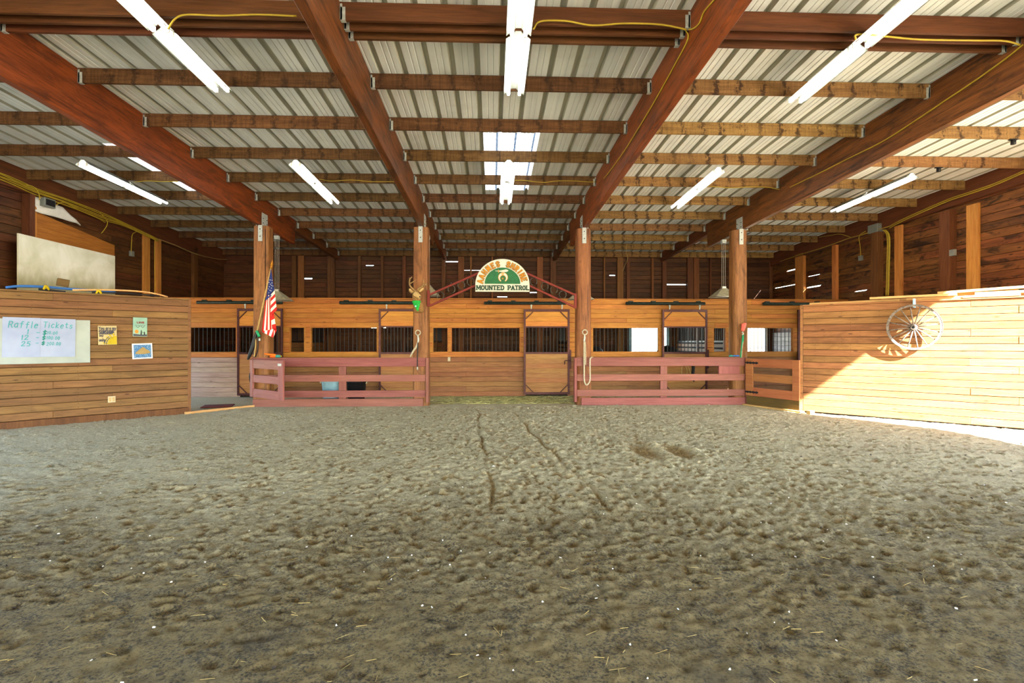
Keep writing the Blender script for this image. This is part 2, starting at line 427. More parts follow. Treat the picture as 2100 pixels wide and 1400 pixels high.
# ------------------------------------------------------------------ floor
def vnoise(X, Y, freq, seed):
    r = np.random.default_rng(seed); n = 256; g = r.random((n, n))
    x = X*freq; y = Y*freq; xi = np.floor(x).astype(int); yi = np.floor(y).astype(int)
    fx = x-xi; fy = y-yi; fx = fx*fx*(3-2*fx); fy = fy*fy*(3-2*fy)
    a = g[xi % n, yi % n]; b = g[(xi+1) % n, yi % n]; c = g[xi % n, (yi+1) % n]; d = g[(xi+1) % n, (yi+1) % n]
    return (a*(1-fx)+b*fx)*(1-fy)+(c*(1-fx)+d*fx)*fy
def make_floor():
    xs = np.arange(-9.0, 9.76, .021)
    ys = np.concatenate([np.arange(NY, 1.5, .35), np.arange(1.5, 4.0, .016), np.arange(4.0, 12.3, .03), np.arange(12.3, BY+.2, .2)])
    nx, ny = len(xs), len(ys)
    X, Y = np.meshgrid(xs, ys)
    H = np.zeros_like(X); D = np.zeros_like(X)
    arena = np.clip((Y-1.3)/.5, 0, 1)*np.clip((12.2-Y)/.6, 0, 1)
    H += (vnoise(X, Y, .45, 1)-.5)*.04*arena+(vnoise(X, Y, 1.7, 2)-.5)*.014*arena
    churn = np.clip(1.15-np.abs(X-.4)/4.5, .25, 1)*np.clip((Y-2.4)/1.6, .22, 1)
    H += ((vnoise(X, Y, 6.5, 3)-.5)*.014+(vnoise(X, Y, 13, 4)-.5)*.018+(vnoise(X, Y, 22, 6)-.5)*.014)*arena*churn
    H += ((vnoise(X, Y, 31, 12)-.5)*.010+(vnoise(X, Y, 19, 13)-.5)*.008)*arena*np.clip(.45+churn, 0, 1)
    r = np.random.default_rng(5)
    N = 14000
    cx = np.where(r.random(N) < .6, r.normal(.3, 2.6, N), r.uniform(-8.5, 9.2, N))
    cy = 1.7+(r.random(N)**.85)*10.1
    for k in range(N):
        x0, y0 = cx[k], cy[k]
        soft = min(1, max(.25, (y0-1.6)/2.2))
        a = r.uniform(.018, .042); b = a*r.uniform(1.0, 1.9); th = r.uniform(0, PI)
        if abs(x0) > 3.2: th = r.normal(.5 if x0 < 0 else -.5, .35)
        dep = r.uniform(.007, .024)*soft
        i0, i1 = np.searchsorted(xs, [x0-2.4*b, x0+2.4*b]); j0, j1 = np.searchsorted(ys, [y0-2.4*b, y0+2.4*b])
        if i1-i0 < 2 or j1-j0 < 2: continue
        dx = X[j0:j1, i0:i1]-x0; dy = Y[j0:j1, i0:i1]-y0
        u = (dx*math.cos(th)+dy*math.sin(th))/b; v = (-dx*math.sin(th)+dy*math.cos(th))/a
        q = u*u+v*v
        pit = np.exp(-q*1.1)
        H[j0:j1, i0:i1] += -dep*pit+dep*.55*np.exp(-((np.sqrt(q)-1.45)/.38)**2)
        D[j0:j1, i0:i1] = np.maximum(D[j0:j1, i0:i1], pit*dep/.024)
    for pts in ([(-.28, 11), (-.22, 8.4), (-.12, 7.2), (-.05, 6.0), (.02, 4.6)], [(.42, 11), (.65, 8.0), (.83, 6.3), (.98, 5.2), (1.05, 4.2)]):   # tyre tracks
        py = np.array([p[1] for p in pts])[::-1]; px = np.array([p[0] for p in pts])[::-1]
        cxl = np.interp(Y, py, px)+.02*np.sin(Y*5)
        g = np.exp(-((X-cxl)/.026)**2)*np.clip((Y-4.3)/.6, 0, 1)*np.clip((11-Y)/.5, 0, 1)
        g *= .5+.5*(vnoise(X, Y, 1.3, 9) > .35)
        H -= .018*g; D = np.maximum(D, g*.8)
        H += .008*np.exp(-((np.abs(X-cxl)-.09)/.04)**2)*(g.max()*np.clip((Y-4.3)/.6, 0, 1))*arena
    for (x0, y0, a, b) in ((2.0, 6.9, .17, .5), (2.45, 6.9, .16, .45)):   # scraped hollows
        q = ((X-x0)/a)**2+((Y-y0)/b)**2
        H += -.03*np.exp(-q)+.02*np.exp(-((np.sqrt(q)-1.5)/.4)**2); D = np.maximum(D, np.exp(-q)*.9)
    # the floor stays level along walls, fence and posts
    dl = np.abs(X+Y-0)*0+np.minimum((X-LA0.x)-(Y-LA0.y)+.0, 9)
    H *= np.clip((12.1-Y)/.25, 0, 1)*.0+np.where(Y > 11.75, .25, 1.0)
    idx = np.arange(nx*ny).reshape(ny, nx)
    q = np.stack([idx[:-1, :-1], idx[:-1, 1:], idx[1:, 1:], idx[1:, :-1]], -1).reshape(-1, 4)
    me = bpy.data.meshes.new('floor')
    me.vertices.add(nx*ny); me.vertices.foreach_set('co', np.stack([X, Y, H], -1).astype(np.float32).ravel())
    me.loops.add(q.size); me.loops.foreach_set('vertex_index', q.ravel().astype(np.int32))
    me.polygons.add(len(q)); me.polygons.foreach_set('loop_start', np.arange(0, q.size, 4, dtype=np.int32))
    me.polygons.foreach_set('use_smooth', np.ones(len(q), dtype=bool))
    a = me.attributes.new('dent', 'FLOAT', 'POINT'); a.data.foreach_set('value', D.astype(np.float32).ravel())
    me.update(calc_edges=True); me.validate()
    me.materials.append(M['sand'])
    o = place(bpy.data.objects.new('floor', me), I4)
    tag(o, 'churned pale sand arena floor with hoof prints and tyre tracks', None, None, 'structure')
    return xs, ys, H
FX, FYS, FH = make_floor()
def fz(x, y): return float(FH[min(np.searchsorted(FYS, y), len(FYS)-1), min(np.searchsorted(FX, x), len(FX)-1)])
g = mk('ground', [(-90, -90, -.12), (90, -90, -.12), (90, 90, -.12), (-90, 90, -.12)], [(0, 1, 2, 3)], M['dirt'])
tag(g, 'sunlit bare dirt ground outside the barn', None, None, 'structure')

# ------------------------------------------------------------------ roof
ceil = thing('ceiling', 'ribbed pale metal roof seen from below', None, (0, 5, 5)); ceil['kind'] = 'structure'
SH = .9144; SX0 = -.15-10*SH
def sheetgeo(x0, y0, y1):
    pr = []
    for k in range(3):
        b = x0+k*.3048
        pr += [(b, 0), (b+.075, 0), (b+.080, .005), (b+.090, .005), (b+.095, 0), (b+.145, 0), (b+.150, .005), (b+.160, .005), (b+.165, 0),
               (b+.230, 0), (b+.245, .045), (b+.290, .045)]
    pr.append((x0+SH, 0))
    n = len(pr); V = []
    for y in (y0, y1):
        V += [(x, y, roof(y)+.003+z) for x, z in pr]
    return V, [(i, i+1, i+1+n, i+n) for i in range(n-1)]
for k in range(21):
    x0 = SX0+k*SH
    segs = [(NY-.5, BY+.4, 'roof')]
    if k == 10: segs = [(NY-.5, 8.45, 'roof'), (8.45, 11.33, 'fibre'), (11.33, BY+.4, 'roof')]
    if k == 3: segs = [(NY-.5, 9.1, 'roof'), (9.1, 11.6, 'fibre'), (11.6, BY+.4, 'roof')]
    for y0, y1, mt in segs:
        V, Fc = sheetgeo(x0, y0, y1)
        o = mk('roof_sheet' if mt == 'roof' else 'skylight_panel', V, Fc, M[mt], ceil)
        if mt == 'roof':                          # shade inside the three tall ribs, put into a darker colour
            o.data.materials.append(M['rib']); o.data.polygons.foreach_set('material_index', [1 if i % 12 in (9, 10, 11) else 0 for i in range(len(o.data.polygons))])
        if mt == 'fibre': o['label'] = 'glowing translucent roof panel'
# main glulam beams and the shorter tail beams over the stalls
BNAME = ('left of the flag post', 'over the deer-head post', 'over the rope post right of the sign', 'over the rightmost arena post')
ang = -math.atan(SLOPE)
for i, bx in enumerate(BEAMX):
    y0, y1 = NY, 13.95; yc = (y0+y1)/2
    o = box('glulam_beam', (.11, (y1-y0)/math.cos(ang), .64), (bx, yc, roof(yc)-.32), M['beam_red' if i in (0, 2) else 'beam'], rot=RXm(ang), bev=.008)
    tag(o, 'deep red-brown roof beam ' + BNAME[i], 'beam', 'main roof beams')
    y0, y1 = 13.96, BY-.06; yc = (y0+y1)/2
    o = box('tail_beam', (.11, y1-y0, .30), (bx, yc, roof(yc)-.15), M['beam'], rot=RXm(ang), bev=.006)
    tag(o, 'short shallow beam above the stalls, behind the main beam ' + BNAME[i], 'beam', 'tail beams over the stalls')
# purlins
PY = [5.41, 5.56, 5.72]+[6.75+1.2192*k for k in range(10)]
EDGE = [LX+.08]+list(BEAMX)+[RX-.08]
BAY = ('far left', 'left of centre', 'centre', 'right of centre', 'far right')
for b in range(5):
    a, c = EDGE[b], EDGE[b+1]
    a += .057 if b > 0 else 0; c -= .057 if b < 4 else 0
    for i, y in enumerate(PY):
        if y > BY-.1: continue
        p = thing('purlin', '%s roof purlin from the near end in the %s bay' % (ordinal(i), BAY[b]), 'purlin', ((a+c)/2, y, roof(y)-.185), 'roof purlins')
        box('joist', (c-a, .04, .185), ((a+c)/2, y, roof(y)-.0935), M['purlin_new' if i < 3 else 'purlin_light' if b > 2 else 'purlin'], p, bev=.003)
        for sx, s in ((a, 1), (c, -1)):
            if (b == 0 and s == 1) or (b == 4 and s == -1): continue
            g = [boxgeo(sx+s*.012, y, roof(y)-.105, .022, .048, .165), boxgeo(sx+s*.03, y-.0225, roof(y)-.12, .05, .003, .13), boxgeo(sx+s*.03, y, roof(y)-.1885, .05, .046, .004)]
            join('joist_hanger', g, M['galv'], p)

# ------------------------------------------------------------------ walls made of boards
def planks(parent, m, x0, x1, z0, z1, course, mat, thick=.03, holes=(), slits=(), cuts=(), jitter=.0, y=.0, gap=.007):
    """courses of horizontal boards; holes = (xa, xb, za, zb) left open; slits = (xa, xb, z, h) daylight gaps"""
    n = max(1, round((z1-z0)/course)); c = (z1-z0)/n; strips = []
    for i in range(n):
        za, zb = z0+i*c, z0+(i+1)*c; zm = (za+zb)/2
        spans = [(x0, x1)]
        for hx0, hx1, hz0, hz1 in holes:
            if hz0 <= zm <= hz1:
                ns = []
                for s0, s1 in spans:
                    if hx1 <= s0 or hx0 >= s1: ns.append((s0, s1)); continue
                    if hx0 > s0+.02: ns.append((s0, hx0))
                    if hx1 < s1-.02: ns.append((hx1, s1))
                spans = ns
        cc = cuts[i % len(cuts)] if cuts else ()
        for s0, s1 in spans:
            pts = [s0]+[x for x in sorted(cc) if s0+.3 < x < s1-.3]+[s1]
            for p0, p1 in zip(pts[:-1], pts[1:]):
                sub = [(p0, p1, 0)]
                for sx0, sx1, sz, sh in slits:
                    if za < sz <= zb and p0 < sx0 and sx1 < p1:
                        sub = [(p0, sx0, 0), (sx0, sx1, sh), (sx1, p1, 0)]
                for q0, q1, sh in sub:
                    jt = random.uniform(-jitter, jitter)
                    gp = gap+random.uniform(-.003, .003)
                    box('plank', (q1-q0, thick, c-sh-gp), ((q0+q1)/2, y+thick/2+jt, zm-sh/2), mat, parent, m, bev=.005)
                    if sh == 0: strips.append(boxgeo((q0+q1)/2, y+thick+.004, zb-.018, q1-q0+.004, .012, .05))
    if strips: join('joint_backing', strips, M['backing'], parent, m)
def wall(name, label, loc):
    w = thing(name, label, None, loc); w['kind'] = 'structure'; return w
# back wall
wb = wall('wall_back', 'dark board back wall behind the stalls with daylight slits', (0, BY, 0))
DOORS = [(4.72, 6.02, 0, 2.2), (8.30, 9.46, 0, 2.2)]
def zb(v, u): return onY(u, v, BY).z
def xb(u): return onY(u, 560, BY).x
SL = []
for u0, u1, v, hh in ((687, 712, 532, .022), (750, 766, 547, .018), (895, 904, 539, .018), (914, 939, 539, .026), (952, 985, 554, .010), (1242, 1265, 585, .04), (1250, 1262, 571, .016), (1292, 1359, 586, .045),
                      (1368, 1407, 587, .035), (624, 640, 575, .03), (915, 938, 611, .035), (1020, 1040, 611, .02), (1087, 1101, 604, .02)):
    SL.append((xb(u0), xb(u1), zb(v, u0), hh*.7))
SL.append((-4.10, -3.60, 1.86, .03))
T0 = T(0, BY, 0)
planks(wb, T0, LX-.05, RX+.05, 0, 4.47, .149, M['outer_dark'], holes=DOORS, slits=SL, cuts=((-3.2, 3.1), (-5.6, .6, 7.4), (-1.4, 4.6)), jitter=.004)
box('top_plate', (RX-LX, .09, .2), ((RX+LX)/2, BY-.05, 4.42), M['darkpost'], wb)
box('eave_closure', (RX-LX+.3, .03, .34), ((RX+LX)/2, BY+.06, 4.46), M['darkpost'], wb)
for u0, u1, mt in ((613, 625, 'stud'), (673, 688, 'darkpost'), (735, 741, 'darkpost'), (782, 787, 'darkpost'), (940, 952, 'stud'), (964, 968, 'stud'), (1008, 1011, 'stud'), (1101, 1113, 'stud'),
                   (1237, 1240, 'stud'), (1265, 1277, 'stud'), (1284, 1291, 'darkpost'), (1357, 1366, 'darkpost'), (1408, 1420, 'darkpost'), (1421, 1432, 'stud'), (1454, 1457, 'darkpost'), (600, 609, 'darkpost'), (826, 833, 'darkpost'), (906, 914, 'darkpost'), (1128, 1140, 'darkpost'), (1335, 1339, 'stud')):
    a, c = xb(u0), xb(u1)
    zl = 2.25 if a < 9.5 and any(d[0]-.1 < (a+c)/2 < d[1]+.1 for d in DOORS) else .02
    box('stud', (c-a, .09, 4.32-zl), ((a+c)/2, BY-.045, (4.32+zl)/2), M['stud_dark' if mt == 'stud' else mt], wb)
for k, (a, c, z0, z1) in enumerate(DOORS):
    for x in (a, c): box('door_jamb', (.09, .12, z1), (x, BY-.02, z1/2), M['white' if k else 'lightblue'], wb)
    box('door_header', (c-a, .12, .1), ((a+c)/2, BY-.02, z1+.05), M['darkpost'], wb)
# right wall: closed beyond the angled wall, open to the yard nearer than it
mR = T(RX, BY, 0) @ RZ(-PI/2)
wr = wall('wall_right', 'red-brown board outer wall on the right with studs and daylight slits', (RX, 12, 0))
YR = RA0.y-(RX-RA0.x)+.02
def yr(u): return BY-onX(u, 560, RX).y
def zr(u, v): return onX(u, v, RX).z
SR = []
for u0, u1, v, hh in ((1613, 1637, 555, .035), (1654, 1682, 594, .04), (1588, 1634, 588, .014), (1656, 1680, 570, .014), (1752, 1776, 604, .02)):
    SR.append((yr(u0), yr(u1), zr((u0+u1)/2, v), hh*.7))
planks(wr, mR, -.03, BY-YR, 0, 4.44, .165, M['outer'], holes=[(BY-13.8, BY-12.0, 0, 2.0)], slits=SR, cuts=((3.2, 7.1), (5.4,), (1.9, 6.3)), jitter=.004)
HEAD = 3.15
box('lintel_wall', (3.0-NY, .1, 4.75-HEAD), (BY-(3.0+NY)/2, .05, (4.75+HEAD)/2), M['ply'], wr, mR)
box('top_ledger', (BY-NY, .09, .43), ((BY-NY)/2, -.045, 4.68), M['purlin_new'], wr, mR @ T((BY-NY)/2, 0, 4.68) @ RYm(ang) @ T(-(BY-NY)/2, 0, -4.68))
for u0, u1, mt, d in ((1636, 1653, 'stud', .09), (1712, 1720, 'stud', .09), (1798, 1812, 'darkpost', .16), (1838, 1853, 'stud', .05), (1940, 1962, 'darkpost', .16), (1986, 2011, 'stud', .05), (1572, 1584, 'darkpost', .12)):
    a, c = yr(u1), yr(u0); a, c = min(a, c), max(a, c)
    if c > BY-YR: continue
    a = max(a, .02)
    box('stud', (c-a, d, 4.20), ((a+c)/2, -d/2, 2.12), M[mt], wr, mR)
box('post_bracket', (.34, .2, .2), ((yr(1805)), -.1, 4.28), M['box_grey'], wr, mR)
# left wall
YL = LA0.y-(LA0.x-LX)+.02
mL = T(LX, YL, 0) @ RZ(PI/2)
wlft = wall('wall_left', 'dark board outer wall on the left above the tack room', (LX, 12, 0))
def yl(u): return onX(u, 560, LX).y-YL
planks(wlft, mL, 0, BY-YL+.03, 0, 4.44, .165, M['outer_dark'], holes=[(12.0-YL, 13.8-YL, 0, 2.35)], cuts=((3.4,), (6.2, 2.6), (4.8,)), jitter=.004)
box('lintel_wall', (YL-NY, .1, 4.75-3.2), ((NY-YL)/2, .05, (4.75+3.2)/2), M['ply'], wlft, mL)
box('top_ledger', (BY-NY, .09, .43), ((BY+NY)/2-YL, -.045, 4.68), M['purlin_new'], wlft, mL @ T((BY+NY)/2-YL, 0, 4.68) @ RYm(-ang) @ T(-(BY+NY)/2+YL, 0, -4.68))
for u0, u1, mt, d in ((44, 55, 'darkpost', .16), (56, 66, 'stud', .09), (291, 304, 'stud', .05), (316, 324, 'stud', .09), (392, 400, 'darkpost', .09)):
    a, c = yl(u0), yl(u1)
    box('stud', (c-a, d, 4.25), ((a+c)/2, -d/2, 2.15), M[mt], wlft, mL)
# wall behind the camera with a wide open doorway
wn_ = wall('wall_near', 'plain wall behind the viewpoint with a wide doorway', (0, NY, 0))
box('header_panel', (RX-LX, .1, 2.2), ((RX+LX)/2, NY, 4.3), M['ply'], wn_)
for x in (LX+1.2, RX-1.2): box('side_panel', (2.4, .1, 3.2), (x, NY, 1.6), M['ply'], wn_)
M['pale'] = wood('pale_daylit_boards', '#8f8278', '#aca094', '#4a3c34', var=.3, knots=.5)  # daylight on the stall's outer wall, put into paler boards added over it
planks(wr, mR, .05, BY-SY-.1, 0, 1.75, .14, M['pale'], y=-.04)
# angled walls
mLA = T(LA0+Vector((-.70711, -.70711, 0))*4.07) @ RZ(PI/4)
wla = wall('wall_left_angled', 'angled cedar board wall of the tack room', tuple(LA0))
HL = 2.31
box('backing', (4.05, .05, HL-.02), (2.03, .06, HL/2), M['backing'], wla, mLA)
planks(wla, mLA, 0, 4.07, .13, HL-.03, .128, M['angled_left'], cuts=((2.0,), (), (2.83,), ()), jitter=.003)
box('base_board', (4.07, .045, .14), (2.035, .012, .055), M['darkpost'], wla, mLA)
box('cap_board', (4.07, .12, .03), (2.035, .04, HL-.015), M['angled_left'], wla, mLA)
mk('loft_deck', [(LA0.x-.05, LA0.y, HL-.06), (LX, YL+.08, HL-.06), (LX, LA0.y, HL-.06)], [(0, 2, 1)], M['deck'], wla)
box('end_board', (.06, .1, HL), (4.08, .05, HL/2), M['angled_left'], wla, mLA)
planks(wla, T(LA0) @ RZ(PI), .12, LA0.x-LX, 0, HL-.05, .15, M['angled'], y=-.02)
mRA = T(RA0) @ RZ(-PI/4)
wra = wall('wall_right_angled', 'angled cedar board wall with the wagon wheel, half in sunlight', tuple(RA0))
HR = 2.20
box('backing', (4.70, .05, HR-.02), (2.36, .06, HR/2), M['backing'], wra, mRA)
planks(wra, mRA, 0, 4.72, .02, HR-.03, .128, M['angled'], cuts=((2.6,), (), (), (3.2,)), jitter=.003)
box('cap_board', (4.72, .12, .03), (2.36, .04, HR-.015), M['angled'], wra, mRA)
box('end_board', (.05, .1, HR), (-.03, .05, HR/2), M['angled'], wra, mRA)
mk('loft_deck', [(RA0.x+.05, RA0.y, HR-.06), (RX, YR+.05, HR-.06), (RX, RA0.y, HR-.06)], [(0, 1, 2)], M['deck'], wra)
planks(wra, T(RA0) @ RZ(PI) @ T(-(RX-RA0.x), 0, 0), 0, RX-RA0.x-.12, 0, HR-.05, .15, M['angled'], y=-.02)
# stall front
def xs_(u): return onY(u, 700, SY).x
wsf = wall('wall_stall_front', 'long board stall front with barred window openings', (0, SY, 0))
mS = T(0, SY, 0)
ZT, ZW1, ZW0 = 2.59, 1.825, 1.165
D_U = [(487, 580), (777, 868), (1074, 1168), (1358, 1450), (1636, 1728)]
W_U = [(380, 485, 1), (594, 625, 0), (637, 774, 1), (887, 919, 0), (925, 1067, 1), (1215, 1352, 1), (1463, 1490, 0), (1532, 1627, 1)]
dholes = [(xs_(a)+.06, xs_(b)-.06, -1, ZW1) for a, b in D_U]
wholes = [(xs_(a), xs_(b), ZW0, ZW1) for a, b, _ in W_U]
CUT = ((-4.2, 1.3, 6.0), (-6.0, -.7, 3.6), (-2.6, 2.4, 7.0))
planks(wsf, mS, LX+.05, RX-.05, ZW1, ZT-.02, .1275, M['stall'], cuts=CUT, jitter=.002, gap=.0035)
planks(wsf, mS, LX+.05, RX-.05, ZW0, ZW1, .132, M['stall'], holes=dholes+wholes, jitter=.002, gap=.0035)
M['stall_pale'] = wood('stall_boards_daylit', '#927a6c', '#ad9586', '#4a352a', var=.2, knots=.7)  # daylight on the leftmost lower boards, put into a paler colour
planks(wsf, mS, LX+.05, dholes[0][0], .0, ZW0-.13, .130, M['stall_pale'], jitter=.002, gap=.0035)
planks(wsf, mS, dholes[0][1], RX-.05, .0, ZW0-.13, .130, M['stall_low'], holes=dholes, cuts=CUT, jitter=.002, gap=.0035)
planks(wsf, mS, LX+.05, RX-.05, ZW0-.13, ZW0, .13, M['stall'], holes=dholes, y=-.012)
box('cap_board', (RX-LX-.1, .14, .03), ((RX+LX)/2, SY+.03, ZT-.01), M['stall'], wsf)
for a, b, br in W_U:
    x0, x1 = xs_(a), xs_(b)
    for x in (x0, x1): box('window_jamb', (.04, .09, ZW1-ZW0), (x, SY+.045, (ZW0+ZW1)/2), M['stall'], wsf)
    for z in (ZW0, ZW1): box('window_ledge', (x1-x0, .09, .03), ((x0+x1)/2, SY+.045, z), M['stall'], wsf)
    if br:
        n = round((x1-x0)/.108)
        for k in range(1, n): box('window_bar', (.014, .014, ZW1-ZW0), (x0+(x1-x0)*k/n, SY+.035, (ZW0+ZW1)/2), M['iron'], wsf, bev=.002)
# partitions between the stalls
for i, px_ in enumerate((-5.62, -1.70, 2.28, 6.35)):
    w = wall('wall_partition', 'stall partition, boards below and bars above', (px_, 16, 0))
    mP = T(px_, SY+.1, 0) @ RZ(PI/2)
    L = BY-SY-.15
    planks(w, mP, 0, L, 0, 1.42, .142, M['stall_low'])
    box('top_rail', (L, .05, .05), (L/2, .015, 1.45), M['iron'], w, mP); box('top_rail', (L, .05, .05), (L/2, .015, 2.35), M['iron'], w, mP)
    for k in range(1, 30): box('partition_bar', (.018, .018, .88), (L*k/30, .015, 1.9), M['iron'], w, mP, bev=.002)
    for xx in (.02, L*.5, L-.02): box('partition_post', (.09, .09, 2.4), (xx, .015, 1.2), M['darkpost'], w, mP)
# ------------------------------------------------------------------ posts of the arena
PW = .35; PYC = FY+.03+PW/2
POSTX = (-5.17, -1.62, 2.09, 5.73)
PLAB = ('tall timber post carrying the flag, leftmost of four', 'tall timber post with the mounted deer head', 'tall timber post with the looped pale rope', 'tall rounded timber post with the pink and green lead, rightmost of four')
ptop = roof(PYC)-.645
for i, x in enumerate(POSTX):
    p = thing('timber_post', PLAB[i], 'post', (x, PYC, 0), 'arena posts')
    n = 20; V = []; Fc = []
    for zi, z in enumerate((-.05, 1.3, 2.6, ptop-.02, ptop)):
        k = (1.06, 1.02, 1.0, .97, .93)[zi]
        for a in range(n):
            an = 2*PI*a/n+PI/n; c, s = math.cos(an), math.sin(an)
            e = .38 if i < 2 else .62
            rx = PW/2*k*math.copysign(abs(c)**e, c); ry = PW/2*k*math.copysign(abs(s)**e, s)
            V.append((rx, ry, z))
    for z in range(4):
        for a in range(n): b = (a+1) % n; Fc.append((z*n+a, z*n+b, z*n+b+n, z*n+a+n))
    Fc.append(tuple(range(4*n, 5*n)))
    mk('shaft', V, Fc, M['post'], p, T(x, PYC, 0))
    yb = PYC-PW/2-.004
    br = box('steel_strap', (.095, .012, .36), (x, yb, ptop-.17), M['galv'], p)
    for dz in (-.08, -.24): lathe('bolt', [(.012, 0), (.012, .008), (.006, .012)], M['bolt'], br, T(x, yb-.006, ptop+dz) @ RXm(PI/2), 8)
    for s in (-1, 1):
        pl = box('beam_plate', (.01, .30, .30), (BEAMX[i]+s*.062, PYC-.02, ptop+.145), M['galv'], p)
        for dy in (-.1, .1):
            for dz in (.07, .17): lathe('bolt', [(.012, 0), (.012, .01)], M['bolt'], pl, T(BEAMX[i]+s*.067, PYC-.02+dy, ptop+dz) @ RYm(s*PI/2), 8)
    box('seat_plate', (.16, .28, .012), (BEAMX[i], PYC-.02, ptop-.004), M['galv'], p)
    if i == 0: box('drying_check', (.014, .01, 2.2), (x+.11, PYC-PW/2+.004, 2.85), M['backing'], p)
# ------------------------------------------------------------------ red arena fence
def xf(u): return onY(u, 750, FY).x
def zf(v): return onY(1050, v, FY).z
Z = dict(cap=1.09, t1=1.065, t0=.89, m1=.705, m0=.555, l1=.355, l0=.205, b1=.17, b0=-.02)
def fence(label, u0, u1, ups, bot):
    x0, x1 = xf(u0), xf(u1)
    f = thing('board_fence', label, 'fence', ((x0+x1)/2, FY, 0), 'arena fences')
    for a, b in (('t0', 't1'), ('m0', 'm1'), ('l0', 'l1')):
        box('rail', (x1-x0, .04, Z[b]-Z[a]), ((x0+x1)/2, FY, (Z[a]+Z[b])/2), M['fence'], f)
    box('base_board', (xf(bot[1])-xf(bot[0]), .045, Z['b1']-Z['b0']), ((xf(bot[0])+xf(bot[1]))/2, FY, (Z['b1']+Z['b0'])/2), M['fence'], f)
    box('cap_rail', (x1-x0+.02, .06, .025), ((x0+x1)/2, FY-.006, Z['cap']-.012), M['fence'], f)
    for a, b, z0, z1 in ups:
        box('upright', (xf(b)-xf(a), .06, z1-z0), ((xf(a)+xf(b))/2, FY+(.052 if z0 < .5 else 0), (z0+z1)/2), M['fence_v'], f)
    return f
fl = fence('long dusty red board fence left of the centre opening, buckets behind it', 519, 873, ((694, 709, .05, .89),), (519, 868))
box('end_board', (.06, .16, 1.0), (xf(876.5), FY+.03, .58), M['fence_v'], fl)
fr = fence('long dusty red board fence right of the centre opening with looped rope', 1183, 1528, ((1355, 1369, .05, .89), (1473, 1516, .706, .889)), (1192, 1528))
box('end_board', (.055, .16, 1.0), (xf(1180), FY+.03, .58), M['fence_v'], fr)
box('end_board', (.055, .16, 1.06), (xf(1531), FY+.03, .53), M['fence_v'], fr)
def gate(label, mt, a, b, z0, z1, sw0, sw1, kick=False, mat_v=None):
    """board gate from hinge end a to free end b (2D points)"""
    a = Vector((a[0], a[1], 0)); b = Vector((b[0], b[1], 0)); d = b-a; L = d.length
    g = thing('board_gate', label, 'gate', tuple(a), 'arena gates')
    m = T(a) @ RZ(math.atan2(d.y, d.x)); H = z1-z0
    rw = H*.225
    for k, z in enumerate((z0+rw/2, z0+H*.5, z1-rw/2)):
        box('rail', (L-.01, .035, rw if k != 1 else H*.2), (L/2, 0, z), M[mt], g, m)
    box('stile', (sw0, .04, H), (sw0/2, -.006, (z0+z1)/2), M[mat_v or mt], g, m)
    box('stile', (sw1, .04, H), (L-sw1/2, -.006, (z0+z1)/2), M[mat_v or mt], g, m)
    return g, m, L
gl, ml, Ll = gate('short dusty red gate standing open at the left end of the fence', 'fence', (-5.34, FY-.05), (-4.26, 10.93), .235, 1.045, .13, .20, mat_v='fence_v')
box('latch_plate', (.14, .008, .05), (Ll-.12, -.03, .97), M['galv'], gl, ml)
box('top_cap', (Ll, .06, .018), (Ll/2, 0, 1.052), M['fence'], gl, ml)
gr_, mr, Lr = gate('closed brown gate with black strap hinges beside the wagon wheel wall', 'gate', (5.80, FY-.06), (6.33, 10.62), .225, 1.065, .19, .16)
box('kick_board', (Lr-.02, .03, .19), (Lr/2, .01, .125), M['kick'], gr_, mr)
for z in (.97, .31):
    h = box('strap_hinge', (.34, .008, .035), (.17, -.03, z), M['black'], gr_, mr)
    for k in range(4): box('hinge_scroll', (.03, .01, .055), (.06+k*.08, -.033, z), M['black'], h, mr)
o = box('threshold_board', (1.42, .09, .05), (-5.72, 11.32, .02), M['lumber'], rot=RZ(math.atan2(1.08, .79)))
tag(o, 'worn wooden threshold board on the ground by the tack room corner', 'board')
o = box('rubber_mat', (.6, .45, .02), (-6.05, 11.85, .03), M['redmat'], rot=RZ(.3)); tag(o, 'dark red mat on the dirt behind the tack room corner', 'mat')
o = box('threshold_board', (1.45, .12, .05), (6.05, 11.2, .0), M['lumber'], rot=RZ(math.atan2(-1.25, .53)))
tag(o, 'thin wooden sill under the closed brown gate', 'board')
o = box('wood_block', (.13, .09, .07), tuple(onZ(1662, 845, .03)), M['lumber'], rot=RZ(.4)); tag(o, 'small wood block lying in the sun at the foot of the gate', 'block')
